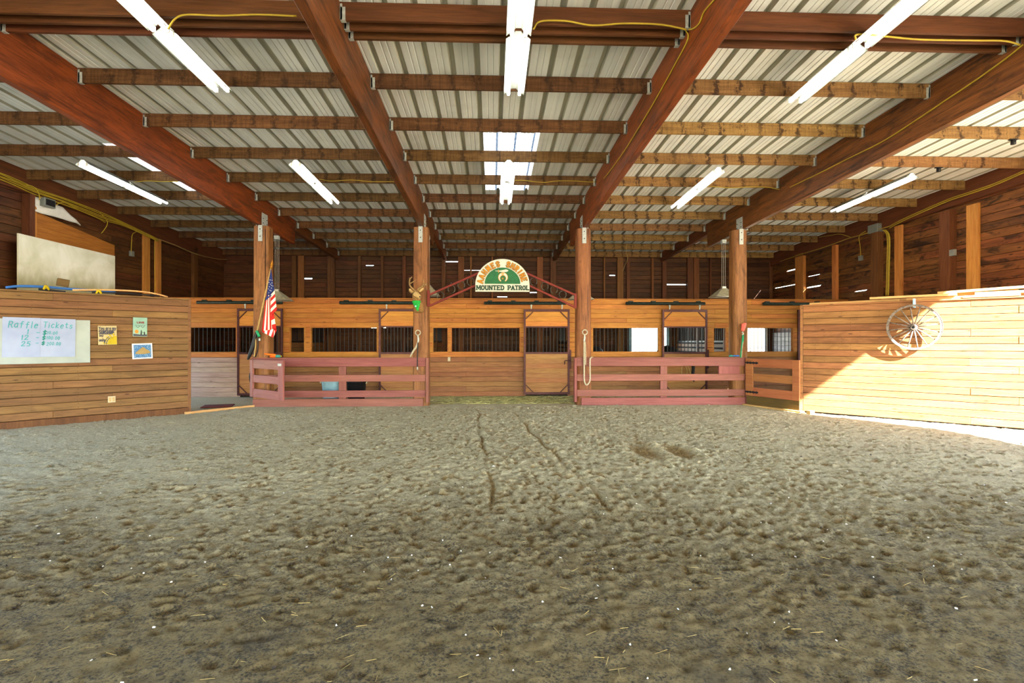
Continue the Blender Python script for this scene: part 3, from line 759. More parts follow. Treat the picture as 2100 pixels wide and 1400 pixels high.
# ------------------------------------------------------------------ sliding stall doors and tracks
DL = ('sliding stall door behind the flag post', 'sliding stall door partly hidden by the deer-head post', 'sliding stall door in the middle, under the right half of the sign truss', 'sliding stall door with a black blanket bar on it', 'sliding stall door mostly hidden by the wheel wall')
DY = SY-.10
for i, (a, b) in enumerate(D_U):
    x0, x1 = onY(a, 700, DY).x, onY(b, 700, DY).x
    d = thing('stall_door', DL[i], 'door', ((x0+x1)/2, DY, 0), 'sliding stall doors')
    zt, zb_ = 2.30, .05; w = .05; W = x1-x0; xc = (x0+x1)/2
    fr_ = join('frame', [boxgeo(x0+w/2, DY, (zt+zb_)/2, w, .05, zt-zb_), boxgeo(x1-w/2, DY, (zt+zb_)/2, w, .05, zt-zb_), boxgeo(xc, DY, zt-.03, W, .052, .065), boxgeo(xc, DY, zb_+.03, W, .052, .06),
                         boxgeo(xc, DY, ZW0-.02, W, .048, .05), boxgeo(xc, DY, ZW1+.01, W, .048, .035)], M['doorframe'], d)
    for sx, xx in ((1, x0+w), (-1, x1-w)):
        for sz, zz in ((-1, zt-.06), (1, zb_+.06)):
            bar('corner_brace', (xx, DY-.03, zz+sz*.2), (xx+sx*.2, DY-.03, zz), .03, .02, M['doorframe'], fr_, up=(0, 1, 0))
    n = 3
    for k in range(n): box('upper_plank', (W-2*w, .025, (zt-.06-ZW1-.03)/n), (xc, DY, ZW1+.03+(k+.5)*(zt-.06-ZW1-.03)/n), M['panel'], d)
    n = 8; zz = ZW0-.045-zb_-.06
    for k in range(n): box('lower_plank', (W-2*w, .025, zz/n), (xc, DY, zb_+.06+(k+.5)*zz/n), M['panel_low'], d)
    for k in range(1, 12): box('bar', (.016, .016, ZW1-ZW0), (x0+w+(W-2*w)*k/12, DY, (ZW0+ZW1)/2), M['iron'], d, bev=.002)
    for xx in (x0+.2, x1-.2):
        hg = box('hanger', (.03, .02, .13), (xx, DY-.005, zt+.05), M['galv'], d)
        lathe('roller', [(.028, -.01), (.03, 0), (.028, .01)], M['galv'], hg, T(xx, DY-.01, zt+.10) @ RXm(PI/2), 12)
    if i in (2, 3):
        box('latch_bar', (.035, .03, .5), (x1+.02, DY-.02, .98), M['doorframe'], d)
        tube('latch_handle', [(x1+.02, DY-.05, .95), (x1-.12, DY-.06, .95), (x1-.14, DY-.06, .93), (x1-.14, DY-.06, .85)], .012, M['doorframe'], d)
TR = [(405, 580, 621), (697, 868, 620), (993, 1160, 620), (1283, 1445, 620), (1564, 1740, 620)]
TL = ('dark steel door track above the stall left of the flag post', 'dark steel door track ending behind the deer head', 'dark steel door track below the arched sign', 'dark steel door track right of the rope post', 'dark steel door track running behind the wheel wall')
for (a, b, v), lb in zip(TR, TL):
    x0, x1 = onY(a, v, SY-.08).x, onY(b, v, SY-.08).x
    t = thing('door_track', lb, 'door track', ((x0+x1)/2, SY-.08, 2.44), 'sliding door tracks')
    V, Fc = tubegeo([(x0, SY-.10, 2.462), (x1, SY-.10, 2.462)], .042, 10)
    mk('rail', V, Fc, M['track'], t, smooth=True)
    n = 4
    for k in range(n): box('bracket', (.12, .07, .09), (x0+.15+(x1-x0-.3)*k/(n-1), SY-.03, 2.49), M['track'], t)
# blanket bar, straps on the fourth door
b = thing('blanket_bar', 'black blanket bar on the stall door right of the rope post', 'bar', tuple(onY(1410, 740, DY-.05)))
p0, p1 = onY(1398, 734, DY-.10), onY(1424, 734, DY-.10)
tube('rod', [p0, p1], .018, M['black'], b)
for p in (p0, p1): tube('arm', [p, Vector((p.x, DY-.03, p.z)), Vector((p.x, DY-.03, p.z-.12))], .012, M['black'], b)
h = thing('halter', 'tan rope halter hanging below the blanket bar', 'halter', tuple(onY(1402, 760, DY-.1)))
tube('rope_loop', [onY(u, v, DY-.08) for u, v in ((1404, 738), (1399, 752), (1398, 766), (1404, 770), (1409, 764), (1406, 750), (1404, 738))], .012, M['tan_rope'], h, sm=5)
tube('rope_loop', [onY(u, v, DY-.09) for u, v in ((1406, 738), (1412, 754), (1416, 767), (1410, 772))], .012, M['tan_rope'], h, sm=5)
o = tube('leather_strap', [onY(u, v, DY-.07) for u, v in ((1420, 737), (1422, 752), (1421, 768), (1423, 782))], [.035, .045, .035, .02], M['black'], seg=6, sm=4); tag(o, 'dark leather tack hanging below the blanket bar', 'tack')
# buckets behind the left fence, unidentified dark round shapes inside the right stall, built as tubs
def bucket(label, u0, u1, v0, mat, Y):
    x0, x1 = onY(u0, 790, Y).x, onY(u1, 790, Y).x; r = (x1-x0)/2; z = onY(u0, v0, Y).z
    t = thing('bucket', label, 'bucket', ((x0+x1)/2, Y, 0))
    m = T((x0+x1)/2, Y, 0)
    lathe('tub', [(r*.78, .0), (r*.98, z-.03), (r*1.05, z-.02), (r*1.05, z), (r*.97, z), (r*.75, .04)], mat, t, m, 28)
    for s in (-1, 1): tube('handle', [m @ Vector((s*r*1.02, -.06, z-.06)), m @ Vector((s*r*1.12, -.05, z-.02)), m @ Vector((s*r*1.12, .05, z-.02)), m @ Vector((s*r*1.02, .06, z-.06))], .012, M['rope'], t, sm=3)
    for zz in (.12, .22): lathe('hoop', [(r*(.78+.2*zz/z)+.004, zz-.008), (r*(.78+.2*zz/z)+.01, zz), (r*(.78+.2*zz/z)+.004, zz+.008)], mat, t, m, 28)
bucket('pale blue muck bucket behind the left fence', 660, 697, 781, M['lightblue'], 12.75)
bucket('dark muck bucket behind the left fence', 711, 751, 781, M['black'], 12.7)
for lb, u, v, Y, r in (('black round-topped feeder inside the stall at the fourth sliding door', 1368, 725, 14.5, .33), ('black round feeder at the left corner of the window right of the rope post', 1222, 727, 14.45, .24)):
    c = onY(u, v, Y)
    o = lathe('shape', [(r*.8, .05-c.z), (r*.95, .1-c.z), (r, -.3), (r, -.12), (r*.93, .04), (r*.75, .16), (r*.45, .23), (.03, .26)], M['black'], None, T(c.x, c.y, c.z-.03), 24); tag(o, lb, 'shape')
# ------------------------------------------------------------------ stroke lettering
GL = {
 'A': [[(0, 0), (.5, 1), (1, 0)], [(.2, .36), (.8, .36)]], 'D': [[(.08, 0), (.08, 1), (.5, 1), (.85, .85), (.98, .5), (.85, .15), (.5, 0), (.08, 0)]],
 'E': [[(.95, 0), (.1, 0), (.1, 1), (.95, 1)], [(.1, .52), (.75, .52)]], 'H': [[(.08, 0), (.08, 1)], [(.92, 0), (.92, 1)], [(.08, .5), (.92, .5)]],
 'I': [[(.5, 0), (.5, 1)]], 'L': [[(.12, 1), (.12, 0), (.95, 0)]], 'M': [[(.02, 0), (.08, 1), (.5, .25), (.92, 1), (.98, 0)]], 'N': [[(.08, 0), (.08, 1), (.92, 0), (.92, 1)]],
 'O': [[(.5, 0), (.15, .15), (.03, .5), (.15, .85), (.5, 1), (.85, .85), (.97, .5), (.85, .15), (.5, 0)]], 'P': [[(.12, 0), (.12, 1), (.65, 1), (.93, .88), (.93, .6), (.65, .46), (.12, .46)]],
 'R': [[(.12, 0), (.12, 1), (.65, 1), (.9, .88), (.9, .62), (.65, .5), (.12, .5)], [(.55, .5), (.98, 0)]], 'S': [[(.92, .82), (.7, .98), (.3, .98), (.08, .78), (.25, .56), (.75, .45), (.93, .24), (.7, .02), (.3, .02), (.06, .18)]],
 'T': [[(.5, 0), (.5, 1)], [(0, 1), (1, 1)]], 'U': [[(.08, 1), (.08, .3), (.25, .04), (.5, 0), (.75, .04), (.92, .3), (.92, 1)]], 'V': [[(.02, 1), (.5, 0), (.98, 1)]], 'Y': [[(.02, 1), (.5, .5), (.98, 1)], [(.5, .5), (.5, 0)]],
 'a': [[(.85, .6), (.5, .66), (.15, .45), (.15, .15), (.45, .0), (.85, .2)], [(.85, .66), (.85, .0)]], 'c': [[(.85, .58), (.5, .66), (.15, .4), (.2, .1), (.5, 0), (.85, .1)]],
 'e': [[(.12, .34), (.88, .38), (.75, .62), (.4, .64), (.12, .36), (.2, .08), (.5, 0), (.85, .1)]], 'f': [[(.85, .95), (.55, .98), (.42, .8), (.42, 0)], [(.1, .6), (.8, .6)]],
 'i': [[(.5, 0), (.5, .62)], [(.5, .82), (.5, .88)]], 'k': [[(.15, 0), (.15, 1)], [(.8, .65), (.18, .3), (.85, 0)]], 'l': [[(.5, 0), (.5, 1)]], 'm': [[(.02, 0), (.02, .64)], [(.02, .5), (.25, .64), (.48, .5), (.48, 0)], [(.48, .5), (.72, .64), (.96, .5), (.96, 0)]],
 'n': [[(.12, 0), (.12, .64)], [(.12, .48), (.5, .64), (.85, .48), (.85, 0)]], 'o': [[(.5, 0), (.12, .18), (.15, .5), (.5, .64), (.85, .5), (.88, .18), (.5, 0)]], 'r': [[(.2, 0), (.2, .64)], [(.2, .42), (.5, .62), (.85, .6)]],
 's': [[(.85, .56), (.5, .66), (.2, .5), (.5, .34), (.85, .2), (.5, 0), (.12, .1)]], 't': [[(.45, .92), (.45, .1), (.65, 0), (.85, .08)], [(.12, .62), (.85, .62)]], 'u': [[(.12, .64), (.15, .15), (.45, 0), (.85, .2)], [(.85, .64), (.85, 0)]],
 'y': [[(.1, .64), (.5, .1)], [(.9, .64), (.3, -.32)]], '1': [[(.25, .75), (.55, 1), (.5, 0)]], '2': [[(.1, .75), (.35, .98), (.75, .95), (.85, .7), (.1, 0), (.95, .02)]], '5': [[(.85, 1), (.25, 1), (.18, .55), (.6, .6), (.88, .35), (.65, .03), (.12, .05)]],
 '0': [[(.5, 0), (.15, .2), (.12, .7), (.5, 1), (.85, .75), (.85, .25), (.5, 0)]], '$': [[(.9, .8), (.5, .92), (.12, .72), (.5, .5), (.88, .28), (.5, .08), (.1, .2)], [(.5, 1.08), (.5, -.08)]], '-': [[(.1, .45), (.9, .45)]], '.': [[(.4, .0), (.4, .06)]],
}
_lev = [0]
def ribbon(poly, w, y0, y1):
    """flat stroke with thickness, polygon path in XZ"""
    V, Fc = [], []
    for (a, b) in zip(poly[:-1], poly[1:]):
        _lev[0] = (_lev[0]+1) % 17; y0_ = y0-_lev[0]*.00022
        d = Vector((b[0]-a[0], b[1]-a[1])); L = d.length
        if L < 1e-6: continue
        d /= L; n = Vector((-d.y, d.x))*w/2; e = d*w*.42
        q = [Vector(a)-e-n, Vector(b)+e-n, Vector(b)+e+n, Vector(a)-e+n]; k = len(V)
        V += [(p.x, y0_, p.y) for p in q]+[(p.x, y1, p.y) for p in q]
        Fc += [(k, k+1, k+2, k+3), (k+7, k+6, k+5, k+4), (k, k+4, k+5, k+1), (k+1, k+5, k+6, k+2), (k+2, k+6, k+7, k+3), (k+3, k+7, k+4, k)]
    return V, Fc
def letter(ch, w, h, sw, y0, y1, place2, serif=0):
    out = []
    for s in GL.get(ch, []):
        out.append(ribbon([place2(x*w, z*h) for x, z in s], sw, y0, y1))
    if serif:
        ends = {'M': [(.05, 0), (.95, 0), (.05, 1), (.95, 1)], 'U': [(.08, 1), (.92, 1)], 'N': [(.08, 0), (.92, 1), (.08, 1)], 'T': [(.5, 0)], 'P': [(.12, 0), (.05, 1)], 'A': [(.02, 0), (.98, 0)], 'R': [(.12, 0), (.95, 0), (.05, 1)], 'L': [(.12, 1), (.1, 0)], 'E': [(.05, 0), (.05, 1)], 'D': [(.05, 0), (.05, 1)]}
        for x, z in ends.get(ch, []):
            out.append(ribbon([place2(x*w-serif, z*h), place2(x*w+serif, z*h)], sw*.55, y0, y1))
    return out
def line_text(name, s, x, z, w, h, sw, gap, mat, parent, m, y=-.002, th=.002, slant=0, serif=0, jit=0):
    parts = []; cx = x
    for ch in s:
        if ch == ' ': cx += w*.75; continue
        ww = w*(.45 if ch in 'iIl1.' else 1.3 if ch in 'mM' else 1); dz = random.uniform(-jit, jit)
        parts += letter(ch, ww, h, sw, y-th, y, lambda a, b, c=cx, d=dz: (c+a+slant*b, z+b+d), serif)
        cx += ww+gap
    return join(name, parts, mat, parent, m)
# ------------------------------------------------------------------ arched sign and its truss between the middle posts
TY = FY+.02
tr = thing('sign_truss', 'red steel truss with horseshoes holding the arched sign', 'truss', tuple(onY(1030, 628, TY)))
def tp(u, v, dy=0): return onY(u, v, TY+dy)
for (a, b) in (((881, 604), (1031, 538)), ((881, 627), (1031, 560)), ((1031, 538), (1180, 605)), ((1031, 560), (1180, 630))):
    bar('chord', tp(*a), tp(*b), .045, .045, M['truss'], tr, up=(0, 1, 0))
for u, v0, v1 in ((879, 595, 628), (1180, 601, 632)):
    bar('end_plate', tp(u, v0), tp(u, v1), .05, .06, M['truss'], tr, up=(0, 1, 0))
for u, v in ((903, 606), (926, 593), (946, 585), (965, 577), (1094, 577), (1117, 587), (1136, 594), (1154, 604)):
    c = tp(u, v); tilt = random.uniform(-.5, .5)
    pts = [c+Vector((.078*math.cos(a+tilt), 0, .085*math.sin(a+tilt))) for a in np.linspace(-PI*.38, PI*1.38, 18)]
    V, Fc = tubegeo(pts, .011, 6); mk('horseshoe', V, Fc, M['shoe'], tr, smooth=True)
sg = thing('arched_sign', 'white arched sign reading AAHMES SHRINE MOUNTED PATROL with green half disc', 'sign', tuple(onY(1031, 598, TY-.05)))
SYs = TY-.06
c0 = onY(1030.5, 584, SYs); pxm = (onY(1086, 590, SYs).x-onY(975, 590, SYs).x)/111.0
mg = T(c0)
def sp(u, v): return ((u-1030.5)*pxm, (584-v)*pxm)
RXs, RZs = 55.5*pxm, 53*pxm
out = [(RXs*math.cos(a), RZs*math.sin(a)) for a in np.linspace(0, PI, 37)]+[(-RXs, -14*pxm), (RXs, -14*pxm)]
prism('sign_board', out, -.012, .02, M['signwhite'], sg, mg)
gx, gz = 36.5*pxm, 34.5*pxm; gb = 2*pxm
gp = [(gx*math.cos(a)*1.0, gb+gz*math.sin(a)*.97) for a in np.linspace(0, PI, 31)]
prism('green_half_disc', gp, -.016, -.012, M['signgreen'], sg, mg)
def arc_word(s, a0, a1, name):
    for nm, mt, dy, sw in (('letter_edge', 'letterdark', -.014, .038), (name, 'gold', -.023, .027)):
        parts = []
        n = len(s); RI = 39.8*pxm; LH = 10.2*pxm; LW = 5.5*pxm
        for k, ch in enumerate(s):
            an = math.radians(a0+(a1-a0)*k/(n-1))
            wd = LW*(.5 if ch == 'I' else 1.05)
            def pl(x, z, an=an, wd=wd):
                r = RI+z; t = (x-wd/2)
                bx, bz = r*math.cos(an)*1.02, r*math.sin(an)*.96
                return (bx+math.sin(an)*t, bz-math.cos(an)*t)
            parts += letter(ch, wd, LH, sw, dy-.004, dy, pl)
        join(nm, parts, M[mt], sg, mg)
arc_word('AAHMES', 171, 102, 'gold_lettering')
arc_word('SHRINE', 75, 15, 'gold_lettering')
line_text('green_lettering', 'MOUNTED', *sp(977.5, 594), 6.1*pxm, 8.0*pxm, .025, 1.9*pxm, M['lettergreen'], sg, mg, y=-.013, th=.004, serif=1.9*pxm)
line_text('green_lettering', 'PATROL', *sp(1041.5, 594), 5.6*pxm, 8.0*pxm, .025, 1.95*pxm, M['lettergreen'], sg, mg, y=-.013, th=.004, serif=1.9*pxm)
def zz(pts): return [sp(960+x/15, 520+y/15) for x, y in pts]
prism('scimitar', zz([(830, 530), (930, 528), (1000, 520), (1100, 500), (1165, 485), (1205, 500), (1245, 525), (1190, 560), (1100, 572), (1000, 562), (935, 548), (840, 542)]), -.0215, -.016, M['signwhite'], sg, mg)
prism('scimitar_guard', zz([(918, 495), (945, 500), (950, 590), (925, 590)]), -.023, -.018, M['gold'], sg, mg)
def crescent(ox, oy, ro, ri, dxi):
    A = [(ox+ro*math.cos(t), oy+ro*math.sin(t)) for t in np.linspace(math.radians(118), math.radians(422), 26)]
    B = [(ox+ri*math.cos(t), oy+dxi+ri*math.sin(t)) for t in np.linspace(math.radians(412), math.radians(128), 26)]
    return zz(A+B)
prism('crescent_edge', crescent(1073, 730, 152, 84, 34), -.020, -.016, M['gold'], sg, mg)
prism('crescent', crescent(1073, 728, 138, 96, 30), -.023, -.018, M['signwhite'], sg, mg)
prism('star', zz([(1062+38*(1 if k % 2 == 0 else .5)*math.sin(k*PI/5), 765-38*(1 if k % 2 == 0 else .5)*math.cos(k*PI/5)) for k in range(10)]), -.022, -.016, M['gold'], sg, mg)
prism('sphinx_head', zz([(1062+46*math.cos(a), 622+40*math.sin(a)) for a in np.linspace(0, 2*PI, 16)[:-1]]), -.026, -.02, M['furlight'], sg, mg)
# ------------------------------------------------------------------ flag on its slanted staff
YF = FY-.17
def fp(x, y, d=0): return onY(500+x/7.37, 530+y/7.37, YF+d)
st = thing('flag_staff', 'slanted wooden flag staff with gold tip strapped to the leftmost post', 'staff', tuple(fp(205, 1080)))
tube('pole', [fp(205, 1085, .04), fp(408, 150, .0)], .016, M['tan_rope'], st)
lathe('finial', [(.012, 0), (.026, .03), (.018, .06), (.028, .09), (.012, .14), (.002, .19)], M['gold'], st, T(fp(408, 150)) @ RYm(.20), 12)
tube('socket', [fp(195, 1090, .05), fp(235, 1180, .02)], .03, M['green'], st)
lathe('socket_end', [(.01, 0), (.025, .01), (.02, .05), (.012, .06)], M['galv'], st, T(fp(238, 1245)), 10)
fg = thing('stars_and_stripes_flag', 'limp red, white and blue flag hanging from the slanted staff', 'flag', tuple(fp(440, 1195)))
V, Fc, mi = [], [], []
def patch(A, B, cols, rows=5, wave=.012, dA=0.0, dB=0.0):
    """strip fan: A and B are corresponding edges (lists of zoom points), one colour for each interval"""
    n = len(cols)
    def at(E, t):
        k = min(int(t*(len(E)-1)), len(E)-2); f = t*(len(E)-1)-k
        return (E[k][0]+(E[k+1][0]-E[k][0])*f, E[k][1]+(E[k+1][1]-E[k][1])*f)
    sub = 3; base = len(V)
    W = n*sub+1
    for j in range(rows+1):
        s = j/rows
        for i in range(W):
            t = i/(W-1); a = at(A, t); b = at(B, t)
            V.append(fp(a[0]+(b[0]-a[0])*s, a[1]+(b[1]-a[1])*s, dA+(dB-dA)*s+wave*math.sin(t*9.4+s*2)))
    for j in range(rows):
        for i in range(W-1):
            Fc.append((base+j*W+i, base+j*W+i+1, base+(j+1)*W+i+1, base+(j+1)*W+i)); mi.append(cols[i//sub])
Wh, Re, Bl = 0, 1, 2
patch([(402, 165), (345, 560)], [(412, 165), (462, 482)], [Bl]*4, 5, .008, 0, -.05)
patch([(345, 560), (460, 490)], [(322, 640), (462, 520)], [Bl, Bl], 2, .005, 0, -.03)
patch([(342, 555), (412, 545)], [(272, 1098), (480, 1062)], [Re, Wh, Re, Wh, Re, Wh, Re], 8, .022, .0, .0)
patch([(408, 545), (402, 870)], [(462, 485), (500, 775)], [Wh, Re, Wh, Re, Wh, Re], 5, .012, -.02, -.07)
patch([(405, 870), (430, 1065)], [(452, 830), (492, 1062)], [Re, Wh, Re], 4, .015, -.02, -.05)
patch([(272, 1095), (492, 1060)], [(285, 1112), (440, 1195)], [Re, Wh, Re, Wh, Re], 3, .01, -.03, -.06)
patch([(440, 1100), (492, 1060)], [(440, 1195), (494, 1085)], [Wh, Re], 2, .004, -.03, -.06)
cl = mk('flag_cloth', V, Fc, None, fg, smooth=True, mats=[M['flagwhite'], M['red'], M['blue']], midx=mi)
sl = cl.modifiers.new('thickness', 'SOLIDIFY'); sl.thickness = .004; sl.offset = 0
for x, y in ((397, 323), (425, 328), (382, 362), (424, 368), (403, 388), (420, 405), (386, 425), (418, 447), (370, 458), (412, 487), (378, 518), (440, 415), (395, 480)):
    c = fp(x, y, -.07)
    prism('star', [(.011*(1 if k % 2 == 0 else .42)*math.sin(k*PI/5), .011*(1 if k % 2 == 0 else .42)*math.cos(k*PI/5)) for k in range(10)], -.002, .0, M['flagwhite'], cl, T(c))
# ------------------------------------------------------------------ mounted deer head
DYf = FY+.02
k_ = onY(862, 620, DYf); sc_ = .00079*1.0
dh = thing('deer_head', 'mounted deer head with antlers and a bright green bandana on the post', 'deer head', tuple(onY(859, 642, DYf)))
def dp(zx, zy, dep=0): p = onY(830+zx/14, 560+zy/14, DYf); return Vector((p.x, DYf-dep, p.z))
def loft(name, rings, mat, parent, seg=18, power=1.0):
    V, Fc = [], []
    for zx, zy, rx, dep, rd, tilt in rings:
        c = dp(zx, zy, dep)
        for k in range(seg):
            a = 2*PI*k/seg; V.append(c+Vector((rx*math.cos(a), -rd*math.sin(a), tilt*math.cos(a)*rx-.25*tilt*rd*math.sin(a))))
    for i in range(len(rings)-1):
        for k in range(seg):
            a = i*seg+k; b = i*seg+(k+1) % seg; Fc.append((a, b, b+seg, a+seg))
    Fc.append(tuple(range(seg-1, -1, -1))); n = len(rings)-1; Fc.append(tuple(range(n*seg, (n+1)*seg)))
    o = mk(name, V, Fc, mat, parent, smooth=True)
    s = o.modifiers.new('round', 'SUBSURF'); s.levels = 1; s.render_levels = 1
    return o
loft('bust', [(425, 1145, .065, .05, .05, 0), (420, 1110, .115, .06, .07, 0), (418, 1000, .122, .09, .10, 0), (400, 900, .108, .12, .11, 0), (375, 800, .092, .14, .10, 0), (355, 720, .082, .15, .10, .05),
              (345, 650, .078, .16, .10, .05), (352, 590, .066, .16, .085, .05), (370, 545, .045, .155, .05, .05), (375, 530, .015, .15, .02, 0)], M['fur'], dh)
V, Fc = tubegeo([dp(330, 620, .18), dp(380, 640, .22), dp(430, 672, .26), dp(475, 705, .29), (dp(492, 718, .30))], [.062, .066, .052, .038, .022], 14)
mk('muzzle', V, Fc, M['furlight'], dh, smooth=True)
V, Fc = tubegeo([dp(482, 706, .305), dp(498, 714, .31)], [.02, .014], 10); mk('nose', V, Fc, M['black'], dh, smooth=True)
V, Fc = tubegeo([dp(440, 735, .275), dp(492, 742, .295)], [.022, .012], 8); mk('jaw', V, Fc, M['furlight'], dh, smooth=True)
for zx, zy, dd in ((341, 628, .255), (452, 610, .235)):
    V, Fc = tubegeo([dp(zx, zy, dd-.02), dp(zx, zy, dd)], [.016, .010], 10); mk('eye', V, Fc, M['black'], dh, smooth=True)
for pts in ([(300, 570, .14), (245, 560, .15), (200, 520, .16), (168, 455, .16)], [(425, 550, .14), (480, 525, .15), (535, 480, .15), (585, 440, .15)]):
    P = [dp(*q) for q in pts]; P = smooth_path(P, 4); n = len(P)
    R_ = [.018+.026*math.sin(PI*min(1, i/(n-1)*.95+.05)) for i in range(n)]; R_[-1] = .004
    V, Fc = tubegeo(P, R_, 10); ear = mk('ear', V, Fc, M['fur'], dh, smooth=True)
    V, Fc = tubegeo([p+Vector((0, -.022, 0)) for p in P[2:-1]], [r*.62 for r in R_[2:-1]], 8); mk('inner_ear', V, Fc, M['furlight'], ear, smooth=True)
for main, tines in (([(345, 545, .15), (260, 470, .17), (185, 380, .16), (165, 280, .13), (175, 190, .12), (235, 120, .13)], [[(180, 320, .14), (250, 290, .18), (375, 212, .2)], [(172, 190, .12), (160, 150, .1)]]),
                    ([(405, 520, .15), (450, 450, .17), (540, 395, .17), (610, 360, .15), (650, 305, .13)], [[(565, 385, .17), (575, 310, .2), (570, 200, .2)], [(620, 355, .15), (660, 350, .12)]])):
    at_ = tube('antler', [dp(*q) for q in main], [.024-.0025*i for i in range(len(main))], M['antler'], dh, seg=8, sm=4)
    for t in tines: tube('tine', [dp(*q) for q in t], [.016, .012, .005][:len(t)], M['antler'], at_, seg=7, sm=3)
V, Fc = [], []
nU, nV = 12, 9
for j in range(nV+1):
    s = j/nV
    for i in range(nU+1):
        t = i/nU*2-1; hw = 118*(1-s)**.8+6
        zx = 365+45*s+t*hw; zy = 805+290*s-22*(1-abs(t))*(1-s)*0+abs(t)*6
        V.append(dp(zx, zy, .245-.055*t*t*(1-s)-.03*s+.006*math.sin(t*9+s*7)))
for j in range(nV):
    for i in range(nU): a = j*(nU+1)+i; Fc.append((a, a+1, a+nU+2, a+nU+1))
bn = mk('bandana', V, Fc, M['bandana'], dh, smooth=True); bn['label'] = 'bright green bandana'
s_ = bn.modifiers.new('thickness', 'SOLIDIFY'); s_.thickness = .008
prism('bandana_emblem', [(.018*math.cos(a), .018*math.sin(a)) for a in np.linspace(0, 2*PI, 9)[:-1]], -.003, .0, M['lightblue'], bn, T(dp(362, 968, .255)))
# ------------------------------------------------------------------ wagon wheel on the sunlit wall
nR = Vector((-.70711, -.70711, 0))
wc = onP(1876, 671, RA0, nR)+nR*.13
ww_ = thing('wagon_wheel', 'old spoked wagon wheel hanging on the half-sunlit board wall', 'wheel', tuple(onP(1876, 718, RA0, nR)))
mw = T(wc) @ RZ(-PI/4) @ RXm(PI/2+.05)          # local Z is the axle, pointing at the arena
R0 = .41
def ring(name, r0, r1, z0, z1, mat, par, seg=56):
    V, Fc = [], []
    for k in range(seg):
        a = 2*PI*k/seg; c, s = math.cos(a), math.sin(a)
        V += [(r0*c, r0*s, z0), (r1*c, r1*s, z0), (r1*c, r1*s, z1), (r0*c, r0*s, z1)]
    for k in range(seg):
        a = 4*k; b = 4*((k+1) % seg)
        for q in range(4): Fc.append((a+q, a+(q+1) % 4, b+(q+1) % 4, b+q))
    return mk(name, V, Fc, mat, par, mw)
ring('felloe', R0-.038, R0-.007, -.022, .022, M['wheelwood'], ww_)
ring('iron_tyre', R0-.007, R0, -.024, .024, M['wheeliron'], ww_)
hub = lathe('hub', [(.030, -.09), (.042, -.085), (.052, -.03), (.052, .03), (.042, .07), (.036, .09)], M['wheelwood'], ww_, mw, 20)
ring('hub_band', .022, .040, .075, .095, M['wheeliron'], hub, 20)
lathe('axle_hole', [(.021, .07), (.021, .0915)], M['black'], hub, mw, 16)
for k in range(16):
    a = 2*PI*(k+.35)/16; c, s = math.cos(a), math.sin(a)
    V, Fc = tubegeo([(.045*c, .045*s, .0), (.2*c, .2*s, .006), ((R0-.035)*c, (R0-.035)*s, 0)], [.0125, .0115, .009], 7)
    mk('spoke', V, Fc, M['wheelwood'], ww_, mw, True)
pt = onP(1876, 622, RA0, nR)
bk = box('hanging_strap', (.03, .16, .16), (0, 0, 0), M['lightblue'], m=T(pt+nR*.075) @ RZ(-PI/4)); tag(bk, 'pale blue strap over the wall top holding the wagon wheel', 'strap')
# loose lumber lying along the top of the wheel wall
LU = [(2.15, 3.62, .115, .045, .11), (2.0, 3.2, .06, .045, .22), (1.15, 2.42, .05, .04, .0), (2.5, 3.22, 0, .04, .0), (.1, 1.6, 0, .04, .11), (1.7, 2.55, 0, .045, .11),
      (.9, 2.25, 0, .05, .22), (2.35, 3.3, 0, .05, .22), (.3, 1.2, 0, .03, .33), (2.65, 3.55, .05, .045, .11), (1.3, 2.3, .055, .04, .22)]
for i, (a, b, z, t, y) in enumerate(LU):
    o = box('lumber_board', (b-a, .10, t), ((a+b)/2, .02+y, HR+z+t/2+.002), M['lumber'], m=mRA, rot=RYm(-.03 if i < 2 else 0.0), bev=.003)
    tag(o, '%s of the loose boards lying on top of the wheel wall' % ordinal(i), 'board', 'loose boards on the wheel wall')
# ------------------------------------------------------------------ things on the tack room wall
nL = Vector((.70711, -.70711, 0))
def la(u, v, out=0.0): p = onP(u, v, LA0, nL); return p+nL*out
mLl = mLA.inverted()
def lal(u, v): p = mLl @ onP(u, v, LA0, nL); return p.x, p.z
def flat(name, label, cat, u0, v0, u1, v1, th, mat, out=.0, part='panel', tilt=0.0):
    x0, z1 = lal(u0, v0); x1, z0 = lal(u1, v1); x0, x1 = min(x0, x1), max(x0, x1); z0, z1 = min(z0, z1), max(z0, z1)
    m = mLA @ T((x0+x1)/2, -.008-out, (z0+z1)/2) @ RYm(tilt)
    t = thing(name, label, cat, tuple(m @ Vector((0, 0, -(z1-z0)/2))))
    box(part, (x1-x0, th, z1-z0), (0, -th/2, 0), mat, t, m)
    return t, m @ T(0, -th, 0), x1-x0, z1-z0
x0r, _ = lal(184, 655)
t, m, W, H = flat('white_board', 'white board on the tack room wall behind the raffle sheet', 'board', -60, 651, 184.5, 743, .02, M['board'])
m2 = mLA @ T(lal(82, 690)[0], -.03, lal(82, 692)[1])
pw, ph = (lal(155, 690)[0]-lal(5, 690)[0]), .66
t = thing('raffle_sheet', 'paper sheet with handwritten Raffle Tickets prices taped to the white board', 'paper', tuple(m2 @ Vector((0, 0, -ph/2))))
m3 = m2 @ RYm(.012)
box('sheet', (pw/2, .004, ph), (-pw/4, -.002, 0), M['paper'], t, m3, bev=.0005); box('sheet', (pw/2-.004, .004, ph-.004), (pw/4, -.005, 0), M['paper'], t, m3, bev=.0005)
def hw(s, x, z, w, h, mt='ink', sw=.010): line_text('handwriting', s, x, z, w, h, sw, w*.32, M[mt], t, m3, y=-.008, th=.0015, slant=.12, jit=.006)
hw('Raffle', -.40, .16, .052, .105); hw('Tickets', .035, .17, .046, .095)
